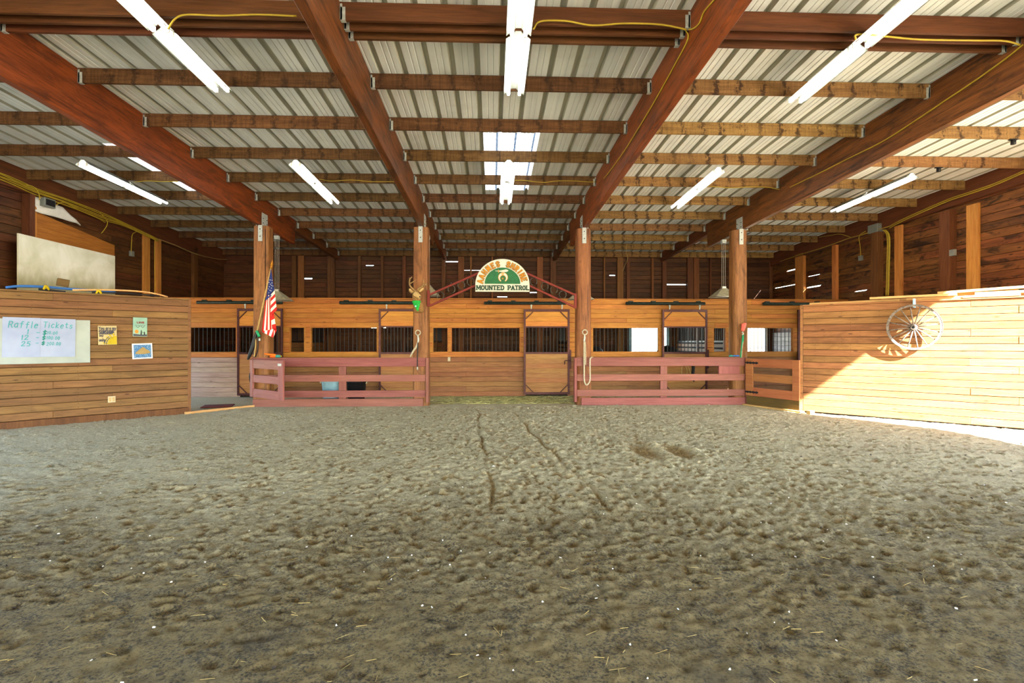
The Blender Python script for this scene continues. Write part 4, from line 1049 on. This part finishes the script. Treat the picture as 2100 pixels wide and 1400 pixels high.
hw('1', -.17, .055, .05, .075); hw('-', -.055, .055, .045, .07); hw('$', .03, .055, .045, .07, 'inkdark', .016); hw('10.00', .085, .06, .026, .05, 'ink', .007)
hw('12', -.24, -.04, .05, .075); hw('-', -.055, -.03, .03, .07); hw('$', .02, -.035, .045, .06, 'inkdark', .015); hw('100.00', .08, -.03, .026, .055, 'ink', .007)
hw('25', -.24, -.145, .05, .075); hw('-', -.06, -.12, .035, .07); hw('$', .015, -.125, .04, .055, 'inkdark', .015); hw('200.00', .08, -.13, .026, .055, 'ink', .007)
M['cream'] = paper('cream_canvas', '#a6976c', '#b4a67a'); M['sunyellow'] = plain('sun_yellow', '#aa980c', .6); M['dkgrey'] = plain('slate_letters', '#41424e', .6)
M['tealcanvas'] = paper('teal_canvas', '#639389', '#8fac9a'); M['maroon'] = plain('maroon_letters', '#7a3030', .6); M['treeorange'] = plain('painted_tree', '#b87a2c', .7); M['sandcloud'] = plain('sand_cloud', '#917c50', .8)
t, m, W, H = flat('sunshine_sign', 'yellow and cream square sign about sunshine on the tack room wall', 'sign', 200.5, 667.5, 239, 706.5, .03, M['cream'], tilt=-.02)
line_text('lettering', 'You are my', -W*.46, H*.30, W*.078, H*.14, .010, W*.022, M['dkgrey'], t, m)
line_text('lettering', 'SUNSHINE', -W*.45, H*.06, W*.082, H*.2, .013, W*.03, M['dkgrey'], t, m)
line_text('lettering', 'my', -W*.43, -H*.06, W*.08, H*.1, .009, W*.02, M['dkgrey'], t, m)
prism('painted_sun', [(W*.48, -H*.48), (W*.48, -H*.04)]+[(W*.48-W*.48*math.sin(a)*1.0, -H*.48+H*.44*math.cos(a)) for a in np.linspace(.1, PI/2, 10)], -.002, 0, M['sunyellow'], t, m)
for k, an in enumerate(np.linspace(.25, 1.45, 5)):
    r0, r1 = W*.50, W*(.80 if k % 2 else .72)
    join('painted_ray', [ribbon([(W*.48-r0*math.sin(an), -H*.48+r0*math.cos(an)), (W*.48-r1*math.sin(an), -H*.48+r1*math.cos(an))], .022, -.002, 0)], M['sunyellow'], t, m)
join('painted_arc', [ribbon([(W*.48-q*math.sin(a), -H*.48+q*math.cos(a)) for a in np.linspace(.7, 1.55, 8)], .010, -.004, -.002) for q in (W*.56, W*.66)], M['dkgrey'], t, m)
line_text('lettering', 'only', -W*.46, -H*.32, W*.07, H*.15, .010, W*.02, M['dkgrey'], t, m)
t, m, W, H = flat('love_sign', 'small teal LOVE picture with a tree and two figures, topmost on the tack room wall', 'picture', 272, 650.5, 301, 690, .03, M['tealcanvas'], tilt=.01)
line_text('lettering', 'LOVE', -W*.24, H*.2, W*.10, H*.075, .009, W*.035, M['maroon'], t, m)
join('flourish', [ribbon([(s*W*(.05+.27*q), H*(.05-.10*math.sin(q*PI)+.05*q)) for q in np.linspace(0, 1, 7)], .006, -.002, 0) for s in (-1, 1)]+[ribbon([(-W*.2, H*.09), (0, H*.06), (W*.22, H*.1)], .005, -.002, 0)], M['dkgrey'], t, m)
prism('painted_ground', [(-W*.48, -H*.48), (W*.48, -H*.48), (W*.48, -H*.38), (W*.1, -H*.40), (-W*.48, -H*.36)], -.002, 0, M['dkgrey'], t, m)
prism('painted_tree', [(-W*.25+W*.13*math.cos(a), -H*.24+H*.10*math.sin(a)) for a in np.linspace(0, 2*PI, 13)[:-1]], -.003, 0, M['treeorange'], t, m)
for x, hh in ((.07, .24), (.30, .16)):
    prism('painted_figure', [(W*(x-.05), -H*.40), (W*(x+.05), -H*.40), (W*(x+.035), -H*(.40-hh*.7)), (W*(x+.025), -H*(.40-hh)), (W*(x-.025), -H*(.40-hh)), (W*(x-.035), -H*(.40-hh*.7))], -.003, 0, M['black'], t, m)
join('painted_arms', [ribbon([(W*.09, -H*.25), (W*.28, -H*.31)], .006, -.003, 0)], M['black'], t, m)
t, m, W, H = flat('cloud_picture', 'blue mosaic picture of a sand-coloured cloud in a white frame', 'picture', 270.5, 704, 312, 735, .02, M['white'], part='frame', tilt=-.035)
box('mosaic', (W*.86, .006, H*.84), (0, -.002, 0), M['mosaic'], t, m, bev=.001)
prism('sand_cloud', [(W*x, H*z) for x, z in ((-.36, -.16), (-.33, -.04), (-.22, .03), (-.17, .12), (-.08, .18), (-.02, .25), (.07, .25), (.14, .17), (.2, .1), (.3, .04), (.37, -.06), (.36, -.15), (.1, -.19), (-.2, -.19))], -.010, -.004, M['sandcloud'], t, m)
def outlet(name, label, m, w, h, par=None):
    t = thing(name, label, 'outlet', tuple(m.translation))
    box('cover_plate', (w, .008, h), (0, -.004, 0), M['outlet'], t, m)
    return t
x0, z0 = lal(229, 818.5)
t = outlet('wall_outlet', 'ivory double outlet low on the tack room wall', mLA @ T(x0, 0, z0), .115, .115)
for dx in (-.027, .027): box('socket', (.03, .006, .07), (dx, -.009, 0), M['furlight'], t, mLA @ T(x0, 0, z0))
t = outlet('wall_switch', 'small ivory switch plate on the stall front below the left window', T(onY(921, 736, SY)), .07, .115)
box('toggle', (.012, .012, .03), (0, -.012, 0), M['white'], t, T(onY(921, 736, SY)))
# pipes and hoses lying on top of the tack room wall
def latop(u, v, dy=.06): p = la(u, v); q = mLl @ p; return mLA @ Vector((q.x, dy, q.z))
for lb, pts, r, mt in (('blue and grey pipe lying along the top of the tack room wall', [(12, 589), (40, 586), (90, 587), (140, 591), (240, 597)], .022, 'bluebit'),
                       ('long pale yellow strip curving along the top of the tack room wall', [(150, 594), (230, 594), (290, 597), (325, 602), (348, 608)], .016, 'lumber'),
                       ('black hose lying on the tack room wall top', [(80, 592), (110, 595), (136, 598)], .02, 'black'),
                       ('thin black rod on the tack room wall top', [(190, 599), (260, 601), (330, 606)], .014, 'black')):
    o = tube('pipe' if 'pipe' in lb else 'hose' if 'hose' in lb else 'rod' if 'rod' in lb else 'strip', [latop(u, v, .06+.02*i) for i, (u, v) in enumerate(pts)], r, M[mt], seg=8, sm=5); tag(o, lb, 'pipe' if 'pipe' in lb else 'hose' if 'hose' in lb else 'rod' if 'rod' in lb else 'strip')
for u, v, lb in ((95, 589, 'left of two yellow cloth ties around the pipes on the tack room wall'), (203, 598, 'right of two yellow cloth ties around the pipes on the tack room wall')):
    o = tube('cloth_tie', [latop(u-5, v+4, .04), latop(u-1, v-3, .03), latop(u+4, v+1, .04), latop(u+6, v+5, .05)], [.015, .022, .022, .012], M['sunyellow'], seg=7, sm=3); tag(o, lb, 'tie', 'yellow ties')
o = box('small_wood_block', (.17, .05, .13), tuple(latop(132, 578, .16)), M['kick'], rot=RZ(PI/4)@RYm(.15)); tag(o, 'small dark brown wood block leaning by the dirty white panel', 'block')
# panels fixed to the left outer wall above the tack room
def lw(u, v): return onX(u, v, LX+.1)
def wallpanel(name, label, u0, va, u1, vb, zlow, th, out, mat, cat):
    a, b = onX(u0, va, LX+out), onX(u1, vb, LX+out)
    mm = T(LX+out, a.y, 0) @ RZ(PI/2); L = b.y-a.y
    c = prism(name, [(0, zlow), (L, zlow), (L, b.z), (0, a.z)], 0, th, mat, None, mm); return tag(c, label, cat)
o = wallpanel('dirty_panel', 'large stained white panel standing above the tack room', 38, 478, 236, 525, 2.30, .03, .24, M['dirty'], 'panel')
o.data.transform(T(0, 0, -2.9)); o.matrix_basis = o.matrix_basis @ T(0, 0, 2.9)
wallpanel('plywood_panel', 'brown plywood panel on the wall behind the stained white panel', 66, 430, 235, 503, 2.4, .02, .06, M['ply'], 'panel')
M['insul'] = paper('white_wrap', '#b8bab8', '#d8d8d4')
V, Fc = [], []; A = [(69, 404), (85, 405), (110, 418), (128, 425), (143, 440), (155, 450), (165, 462)]; B = [(69, 432), (85, 438), (110, 444), (128, 449), (143, 454), (155, 457), (164, 461)]
for j in range(5):
    for i, (a, b) in enumerate(zip(A, B)):
        s = j/4; V.append(onX(a[0]+(b[0]-a[0])*s, a[1]+(b[1]-a[1])*s, LX+.09+.03*math.sin(i*2.1+j*1.7)))
for j in range(4):
    for i in range(6): a = j*7+i; Fc.append((a, a+1, a+8, a+7))
o = mk('plastic_wrap', V, Fc, M['insul'], smooth=True); s_ = o.modifiers.new('thickness', 'SOLIDIFY'); s_.thickness = .01
tag(o, 'crumpled white plastic wrap stuffed above the plywood panel', 'wrap')
pa = onX(98, 414, LX+.14)
t = thing('breaker_box', 'grey electrical box high on the left wall above the white wrap', 'electrical box', tuple(pa))
box('case', (.10, .26, .17), (pa.x, pa.y, pa.z-.02), M['box_grey'], t); box('cover', (.02, .21, .12), (pa.x+.052, pa.y, pa.z-.02), M['black'], t)
# ------------------------------------------------------------------ fluorescent strip lights
def strip_light(label, x, y0, y1):
    yc = (y0+y1)/2; L = (y1-y0)/2
    t = thing('strip_light', label, 'ceiling light', (x, yc, roof(yc)-.2), 'fluorescent strip lights')
    mm = T(x, yc, roof(yc)-.19) @ RXm(ang)
    for s in (-1, 1):
        hc = s*L/2; l2 = L-.05
        prof = [(-.13, -.085), (-.05, -.025), (-.03, .0), (.03, .0), (.05, -.025), (.13, -.085), (.127, -.088), (.048, -.03), (.028, -.004), (-.028, -.004), (-.048, -.03), (-.127, -.088)]
        n = len(prof); V = [(px, hc-l2/2, pz) for px, pz in prof]+[(px, hc+l2/2, pz) for px, pz in prof]
        Fc = [(i, (i+1) % n, (i+1) % n+n, i+n) for i in range(n)]+[tuple(range(n)), tuple(range(2*n-1, n-1, -1))]
        mk('reflector', V, Fc, M['reflector'], t, mm)
        for dx in (-.07, .07):
            V, Fc = tubegeo([(dx, hc-l2/2+.03, -.09), (dx, hc+l2/2-.03, -.09)], .019, 10)
            mk('tube', V, Fc, M['tube'], t, mm, True)
            for e in (-1, 1): box('lamp_holder', (.035, .02, .06), (dx, hc+e*(l2/2-.012), -.075), M['white'], t, mm, bev=.003)
for lb, x, a, b in (('near fluorescent strip light above the left side, upper left of the picture', -3.37, 4.30, 6.74), ('near fluorescent strip light in the centre bay, upper middle of the picture', .27, 4.25, 6.70), ('near fluorescent strip light above the right side, upper right of the picture', 3.94, 4.32, 6.76),
                    ('far fluorescent strip light left of the leftmost beam', -7.05, 9.30, 11.62), ('far fluorescent strip light between the left pair of beams', -3.39, 9.18, 11.5), ('far fluorescent strip light under the skylight panel', .28, 9.05, 11.4),
                    ('far fluorescent strip light between the right pair of beams', 4.05, 9.27, 11.6), ('far fluorescent strip light right of the rightmost beam', 7.77, 9.45, 11.75)):
    strip_light(lb, x, a, b)
# ------------------------------------------------------------------ yellow cables
def pur(u, v, y, off=-.03): return onY(u, v, y+off)
def cable(label, pts, r=.009, mt='yellow', sm=6):
    o = tube('cable', pts, r, M[mt], seg=6, sm=sm); return tag(o, label, 'cable', 'roof cables')
cable('yellow cable along the triple purlin left of the second beam', [pur(u, v, 5.36) for u, v in ((344, 60), (360, 38), (385, 30), (450, 32), (530, 30), (608, 33))])
cable('yellow cable along the triple purlin in the centre bay', [pur(u, v, 5.36) for u, v in ((1094, 60), (1108, 44), (1160, 43), (1215, 52), (1280, 48), (1350, 50), (1392, 57), (1408, 61))])
cable('yellow cable along the triple purlin in the right bay', [pur(u, v, 5.36) for u, v in ((1755, 82), (1757, 71), (1800, 73), (1870, 80), (1920, 82), (2000, 83), (2060, 84), (2092, 92))])
b3 = BEAMX[2]-.065; b4 = BEAMX[3]-.065
cable('yellow cable running down the beam over the rope post', [onX(u, v, b3) for u, v in ((1470, -6), (1444, 24), (1434, 48), (1418, 60), (1402, 58), (1411, 79), (1380, 140), (1345, 203), (1310, 262), (1280, 310), (1250, 352), (1238, 366))])
cable('thin yellow cable crossing below the skylight to the centre light', [onY(u, v, 10.375) for u, v in ((1236, 366), (1218, 373), (1180, 371), (1140, 371), (1115, 374), (1075, 370), (1056, 370))], .007)
cable('yellow cable running down the rightmost beam', [onX(u, v, b4) for u, v in ((2098, 92), (2090, 98), (2060, 122), (2000, 165), (1940, 205), (1870, 252), (1810, 290), (1740, 325), (1680, 355), (1620, 384))])
cable('thin yellow cable from the rightmost beam to its light', [onY(u, v, 10.375) for u, v in ((1618, 383), (1598, 388), (1575, 384), (1540, 383), (1500, 385), (1470, 383), (1452, 382))], .007)
cable('thin yellow cable along the purlin beside the left centre light', [onY(u, v, 10.375) for u, v in ((655, 367), (680, 371), (720, 369), (760, 372), (815, 372))], .007)
cable('thin yellow cable along the purlin beside the far left light', [onY(u, v, 10.375) for u, v in ((275, 373), (300, 371), (330, 372), (365, 372))], .007)
for k, (dv, dx) in enumerate(((0, .12), (3, .14), (6, .115), (9, .13), (13, .125))):
    cable('%s from the top of five bundled yellow cables along the left wall ledger' % ordinal(k), [onX(u, v+dv*(1 if u < 240 else .45)+random.uniform(-1, 1), LX+dx) for u, v in ((-30, 342), (0, 354), (30, 367), (78, 388), (130, 405), (180, 425), (215, 439), (250, 455), (290, 473), (325, 490))], .010)
cable('yellow cable loop dropping to the electrical box', [onX(u, v, LX+.16) for u, v in ((52, 378), (70, 384), (80, 398), (81, 410))])
cable('yellow cable draped over the white wrap', [onX(u, v, LX+.15) for u, v in ((112, 421), (130, 415), (150, 424), (172, 435), (200, 447), (216, 456))])
cable('yellow cable hooking down behind the plywood panel', [onX(u, v, LX+.14) for u, v in ((205, 436), (218, 450), (220, 460), (213, 472), (208, 478))])
cable('grey-yellow cable falling along the left wall to the back corner', [onX(u, v, LX+.12) for u, v in ((325, 490), (360, 503), (400, 520), (440, 530), (468, 532))], .009, 'tan_rope')
cable('yellow cable drop to the small box on the left wall', [onX(u, v, LX+.12) for u, v in ((284, 473), (272, 480), (270, 495), (269, 515))])
cable('yellow cable drop beside the stud on the left wall', [onX(u, v, LX+.14) for u, v in ((325, 490), (318, 495), (317, 520), (318, 560), (318, 600))])
for k, (dv, dx) in enumerate(((0, .16), (3.5, .18))):
    cable('%s of two yellow cables along the right wall ledger' % ('upper', 'lower')[k], [onX(u, v+dv, RX-dx) for u, v in ((2130, 338), (2100, 350), (2040, 376), (1985, 395), (1946, 408), (1890, 432), (1850, 450), (1824, 464))], .010)
cable('yellow cable sagging along the right wall toward the stalls', [onX(u, v, RX-.16) for u, v in ((1824, 464), (1790, 474), (1765, 482), (1742, 488), (1712, 499), (1680, 510), (1640, 522), (1600, 536))], .009)
cable('yellow cable arching up to the far purlin on the right', [onX(u, v, RX-.15) for u, v in ((1744, 486), (1722, 480), (1700, 483), (1680, 486))], .008)
cable('yellow cable drop to the small box on the right wall', [onX(u, v, RX-.12) for u, v in ((1775, 474), (1762, 484), (1764, 505), (1765, 524))])
for k, dx in enumerate((0, 3, 5)):
    cable('%s of three yellow cables down the dark post on the right wall' % ('leftmost', 'middle', 'rightmost')[k], [onX(u+dx, v, RX-.20) for u, v in ((1811, 471), (1818, 480), (1820, 500), (1819, 540), (1818, 580), (1817, 606))], .011)
for lb, p in (('small grey junction box on the right wall', onX(1765, 529, RX-.03)), ('small grey junction box on the left wall', onX(270, 520, LX+.03)), ('small grey switch box on the dark post of the right wall', onX(1954, 518, RX-.19))):
    o = box('junction_box', (.06, .12, .13), tuple(p), M['box_grey']); tag(o, lb, 'junction box')
for lb, u, v in (('left of two small black sensors under the far right purlins', 1925, 302), ('right of two small black sensors under the far right purlins', 2078, 228)):
    Y = 9.19 if u < 2000 else 7.97
    c = onY(u, v, Y); t = thing('sensor', lb, 'sensor', tuple(c)); z = roof(Y)-.187
    box('base', (.13, .06, .012), (c.x, Y, z-.006), M['black'], t); lathe('knob', [(.02, -.075), (.035, -.07), (.035, 0)], M['black'], t, T(c.x, Y, z-.01), 10)
cable('thin loose wire dangling from the far purlins right of the rope post', [onY(u, v, 15.257) for u, v in ((1286, 498), (1284, 515), (1287, 530), (1281, 545), (1277, 556))], .006, 'tan_rope')
# ------------------------------------------------------------------ pyramid hoods hung over the aisle
def hood(label, u, vt, vs, vb, hw_, Y):
    top = onY(u, vt, Y); s0 = onY(u, vs, Y); s1 = onY(u, vb, Y); w = (onY(u+hw_, vb, Y).x-s1.x)
    t = thing('hanging_hood', label, 'hood', tuple(s1), 'hanging hoods')
    x, y = s1.x, Y
    V = [(x-.06, y-.05, s0.z), (x+.06, y-.05, s0.z), (x+.06, y+.05, s0.z), (x-.06, y+.05, s0.z), (x-w, y-w*.7, s1.z), (x+w, y-w*.7, s1.z), (x+w, y+w*.7, s1.z), (x-w, y+w*.7, s1.z)]
    o = mk('hood', V, [(3, 2, 1, 0), (0, 1, 5, 4), (1, 2, 6, 5), (2, 3, 7, 6), (3, 0, 4, 7)], M['hood'], t)
    sm_ = o.modifiers.new('thickness', 'SOLIDIFY'); sm_.thickness = .01
    for a, b in ((4, 5), (5, 6), (6, 7), (7, 4), (0, 4), (1, 5)): bar('hood_edge', V[a], V[b], .018, .018, M['pewter'], o)
    box('top_box', (.10, .08, .06), (x, y, s0.z+.03), M['pewter'], t)
    for dx in (-.045, 0, .045): V2, F2 = tubegeo([(x+dx, y, s0.z+.04), (x+dx, y, top.z)], .006, 6); mk('rod', V2, F2, M['pewter'], t)
    box('ceiling_box', (.11, .1, .09), (x, y, top.z+.02), M['galv'], t)
hood('pyramid hood hanging behind the flag', 568, 489, 598, 616, 27, 12.95)
hood('pyramid hood hanging left of the rightmost arena post', 1484, 497, 592, 609, 24, 12.95)
hood('pyramid hood peeking out behind the deer-head post', 877, 489, 585, 606, 24, 12.95)
hood('pyramid hood peeking out left of the rope post', 1190, 489, 597, 614, 24, 12.95)
# ------------------------------------------------------------------ ropes, leads and tools
YR2 = FY-.03
def lead(label, cat, parts):
    p0 = parts[0][1][0]; t = thing(cat.replace(' ', '_'), label, cat, tuple(onY(p0[0], p0[1], YR2)))
    for nm, pts, r, mt in parts:
        tube(nm, [onY(q[0], q[1], YR2-(q[2] if len(q) > 2 else 0)) for q in pts], r, M[mt], t, seg=8, sm=5)
    return t
def eye(label, u, v, Y):
    c = onY(u, v, Y); pts = [c+Vector((.055*math.cos(a), 0, .055*math.sin(a))) for a in np.linspace(0, 2*PI, 17)]
    V, Fc = tubegeo(pts, .014, 7); o = mk('eye_ring', V, Fc, M['rope'], smooth=True); tag(o, label, 'ring', 'rope rings on posts')
    return o
PF = FY-.03
eye('pale metal tie ring on the deer-head post', 857, 682, PF); eye('pale metal tie ring on the post right of the sign', 1199.5, 681, PF)
lead('pale rope lead looping down the post and over the right fence', 'rope lead', [('snap', [(1199, 686), (1199, 692), (1198, 700)], [.014, .022, .022], 'galv'),
     ('rope', [(1198, 700), (1198, 730, .03), (1198, 760, .04), (1198, 778, .05), (1201, 788, .05), (1206, 787, .05), (1210, 778, .05), (1210, 755, .05), (1210, 738, .04), (1212, 733, .0), (1216, 733, -.04)], .017, 'rope'),
     ('rope_tail', [(1200, 700), (1201, 722, .03), (1201, 748, .03)], .012, 'rope')])
lead('knotted tan lead hanging on the deer-head post', 'knotted lead', [('snap', [(857, 688), (858, 696), (857, 702)], [.016, .022, .014], 'galv'), ('strap', [(857, 702), (853, 712), (846, 722), (841, 732)], [.02, .024, .02, .012], 'rope'), ('cord', [(857, 702, .01), (856, 725, .03), (856, 745, .03), (856, 752, .03)], [.012, .012, .012, .012], 'black'), ('snap_end', [(856, 752, .03), (856, 758, .03)], .014, 'galv')])
lead('pink and green lead rope hanging on the rightmost arena post', 'lead rope', [('knot', [(1524, 668, .03), (1528, 664, .05), (1526, 672, .06), (1523, 677, .04), (1524, 664, .03)], .032, 'pink'), ('ring', [(1522, 680, .03), (1524, 684, .03), (1522, 687, .03)], .018, 'galv'), ('green_rope', [(1524, 686, .03), (1523, 700, .03), (1521, 715, .03), (1519, 733, .02)], [.022, .026, .02, .018], 'green'), ('pale_tail', [(1524, 700, .05), (1522, 718, .05), (1521, 733, .04)], .008, 'rope')])
t = thing('black_straps', 'black straps hanging on the flag post above the open gate', 'straps', tuple(onY(512, 735, FY-.08)))
for pts, r in (([(526, 680), (522, 695), (518, 712), (512, 728), (508, 737)], [.025, .04, .045, .04, .02]), ([(527, 680), (529, 700), (528, 718), (524, 732)], [.012, .012, .012, .01])): tube('strap', [onY(u, v, FY-.08) for u, v in pts], r, M['black'], t, seg=8, sm=4)
tube('cord', [onY(u, v, FY-.09) for u, v in ((524, 690), (524, 710), (521, 731))], .012, M['tan_rope'], t, sm=4)
t = thing('strap_on_gate', 'dark strap hanging at the hinge edge of the open red gate', 'strap', tuple(onY(506, 785, FY)))
tube('strap', [onY(u, v, FY-.06) for u, v in ((514, 763), (513, 772), (514, 784))], [.02, .03, .02], M['black'], t, sm=4)
cl_ = thing('spring_clamp', 'orange and teal spring clamp lying on the left fence cap', 'clamp', tuple(onY(560, 731, FY-.02)))
ZC = Z['cap']+.02
def fc(u, dz, y=FY-.01): return Vector((xf(u), y, ZC+dz))
tube('handle', [fc(543, .065), fc(550, .055), fc(556, .045), fc(562, .035), (fc(566, .03))], [.016, .018, .024, .035, .03], M['orange'], cl_, sm=4)
tube('handle', [fc(554, .0), fc(562, .01), fc(568, .012)], [.014, .026, .03], M['orange'], cl_, sm=4)
tube('jaw', [fc(566, .012), fc(571, .012), fc(576, .008)], [.03, .034, .02], M['teal'], cl_, sm=3)
tube('pad', [fc(575, .016), fc(578, .012)], [.014, .014], M['sunyellow'], cl_)
gl2 = thing('blue_tool', 'small blue and teal tool lying on the right fence cap beside the rightmost post', 'tool', tuple(onY(1505, 733, FY-.02)))
for a, b, mt in ((1494, 1503, 'teal'), (1502, 1509, 'bluebit'), (1508, 1515, 'bluebit')): tube('tool_body', [fc(a, .005, FY-.02), fc((a+b)/2, .014, FY-.03), fc(b, .006, FY-.02)], [.014, .02, .014], M[mt], gl2, sm=3)
# ------------------------------------------------------------------ outdoors behind the stalls
pf = thing('pipe_fence', 'pipe paddock fence seen through the far stall door', 'fence', (6, 26, 0))
for z in (.6, 1.15): tube('rail', [(0, 26, z), (22, 26, z)], .04, M['pewter'], pf)
for x in range(1, 22, 4): tube('post', [(x, 26, -.1), (x, 26, 1.3)], .05, M['pewter'], pf)
def tree(label, x, y, h, r, seed):
    q = np.random.default_rng(seed)
    t = thing('tree', label, 'tree', (x, y, -.1), 'trees beyond the paddock')
    tube('trunk', [(x, y, -.1), (x+.1, y, h*.3), (x, y+.1, h*.6)], [.22, .16, .08], M['darkpost'], t, sm=3)
    c = q.normal(0, 1, (900, 3)); c /= np.linalg.norm(c, axis=1)[:, None]; c *= (q.random(900)[:, None]**.33)*np.array([r, r, h*.38])
    V, Fc = [], []
    for p in c:
        a = q.normal(0, .16, 3); b = q.normal(0, .16, 3); k = len(V); pp = p+np.array([x, y, h*.65])
        V += [tuple(pp-a), tuple(pp+b), tuple(pp+a), tuple(pp-b)]; Fc.append((k, k+1, k+2, k+3))
    o = mk('crown', V, Fc, M['leaf'], t); o['kind'] = 'stuff'
tree('leafy tree far outside the left of the two open stall doors', onY(1306, 700, 40).x-2.2, 40, 5.0, 2.2, 3)
# ------------------------------------------------------------------ litter on the sand
def litter(name, label, mat, n, f, L, w, seed):
    q = np.random.default_rng(seed); V, Fc = [], []
    for _ in range(n):
        x, y = f(q); z = fz(x, y)+.004; a = q.uniform(0, 2*PI); l = q.uniform(*L); ww = q.uniform(*w); ti = q.normal(0, .12)
        d = np.array([math.cos(a), math.sin(a), ti]); s = np.array([-math.sin(a), math.cos(a), 0])*ww/2; up = np.array([0, 0, ww*.8]); c = np.array([x, y, z]); e = d*l/2; k = len(V)
        V += [tuple(c-e-s), tuple(c-e+s), tuple(c-e+up), tuple(c+e-s), tuple(c+e+s), tuple(c+e+up)]
        Fc += [(k, k+2, k+1), (k+3, k+4, k+5), (k, k+1, k+4, k+3), (k+1, k+2, k+5, k+4), (k+2, k, k+3, k+5)]
    o = mk(name, V, Fc, mat); tag(o, label, 'litter', None, 'stuff')
litter('straw', 'loose straw scattered over the near sand', M['straw'], 800, lambda q: (q.uniform(-5.5, 6.5), 1.9+abs(q.normal(0, 2.2))), (.015, .075), (.0014, .0032), 1)
litter('hay', 'greenish hay strewn in front of the middle stall door', M['hay'], 2500, lambda q: (q.normal(.4, 1.3), q.uniform(12.2, 13.85)), (.06, .25), (.004, .010), 2)
litter('wood_chips', 'pale chips and feathers scattered over the near sand', M['chip'], 260, lambda q: (q.uniform(-6, 6.5), 1.9+abs(q.normal(0, 2.0))), (.004, .016), (.004, .010), 3)
litter('dark_chips', 'dark bark bits scattered over the sand', M['bark'], 200, lambda q: (q.uniform(-6, 6.5), 1.9+abs(q.normal(0, 2.5))), (.01, .035), (.006, .014), 4)
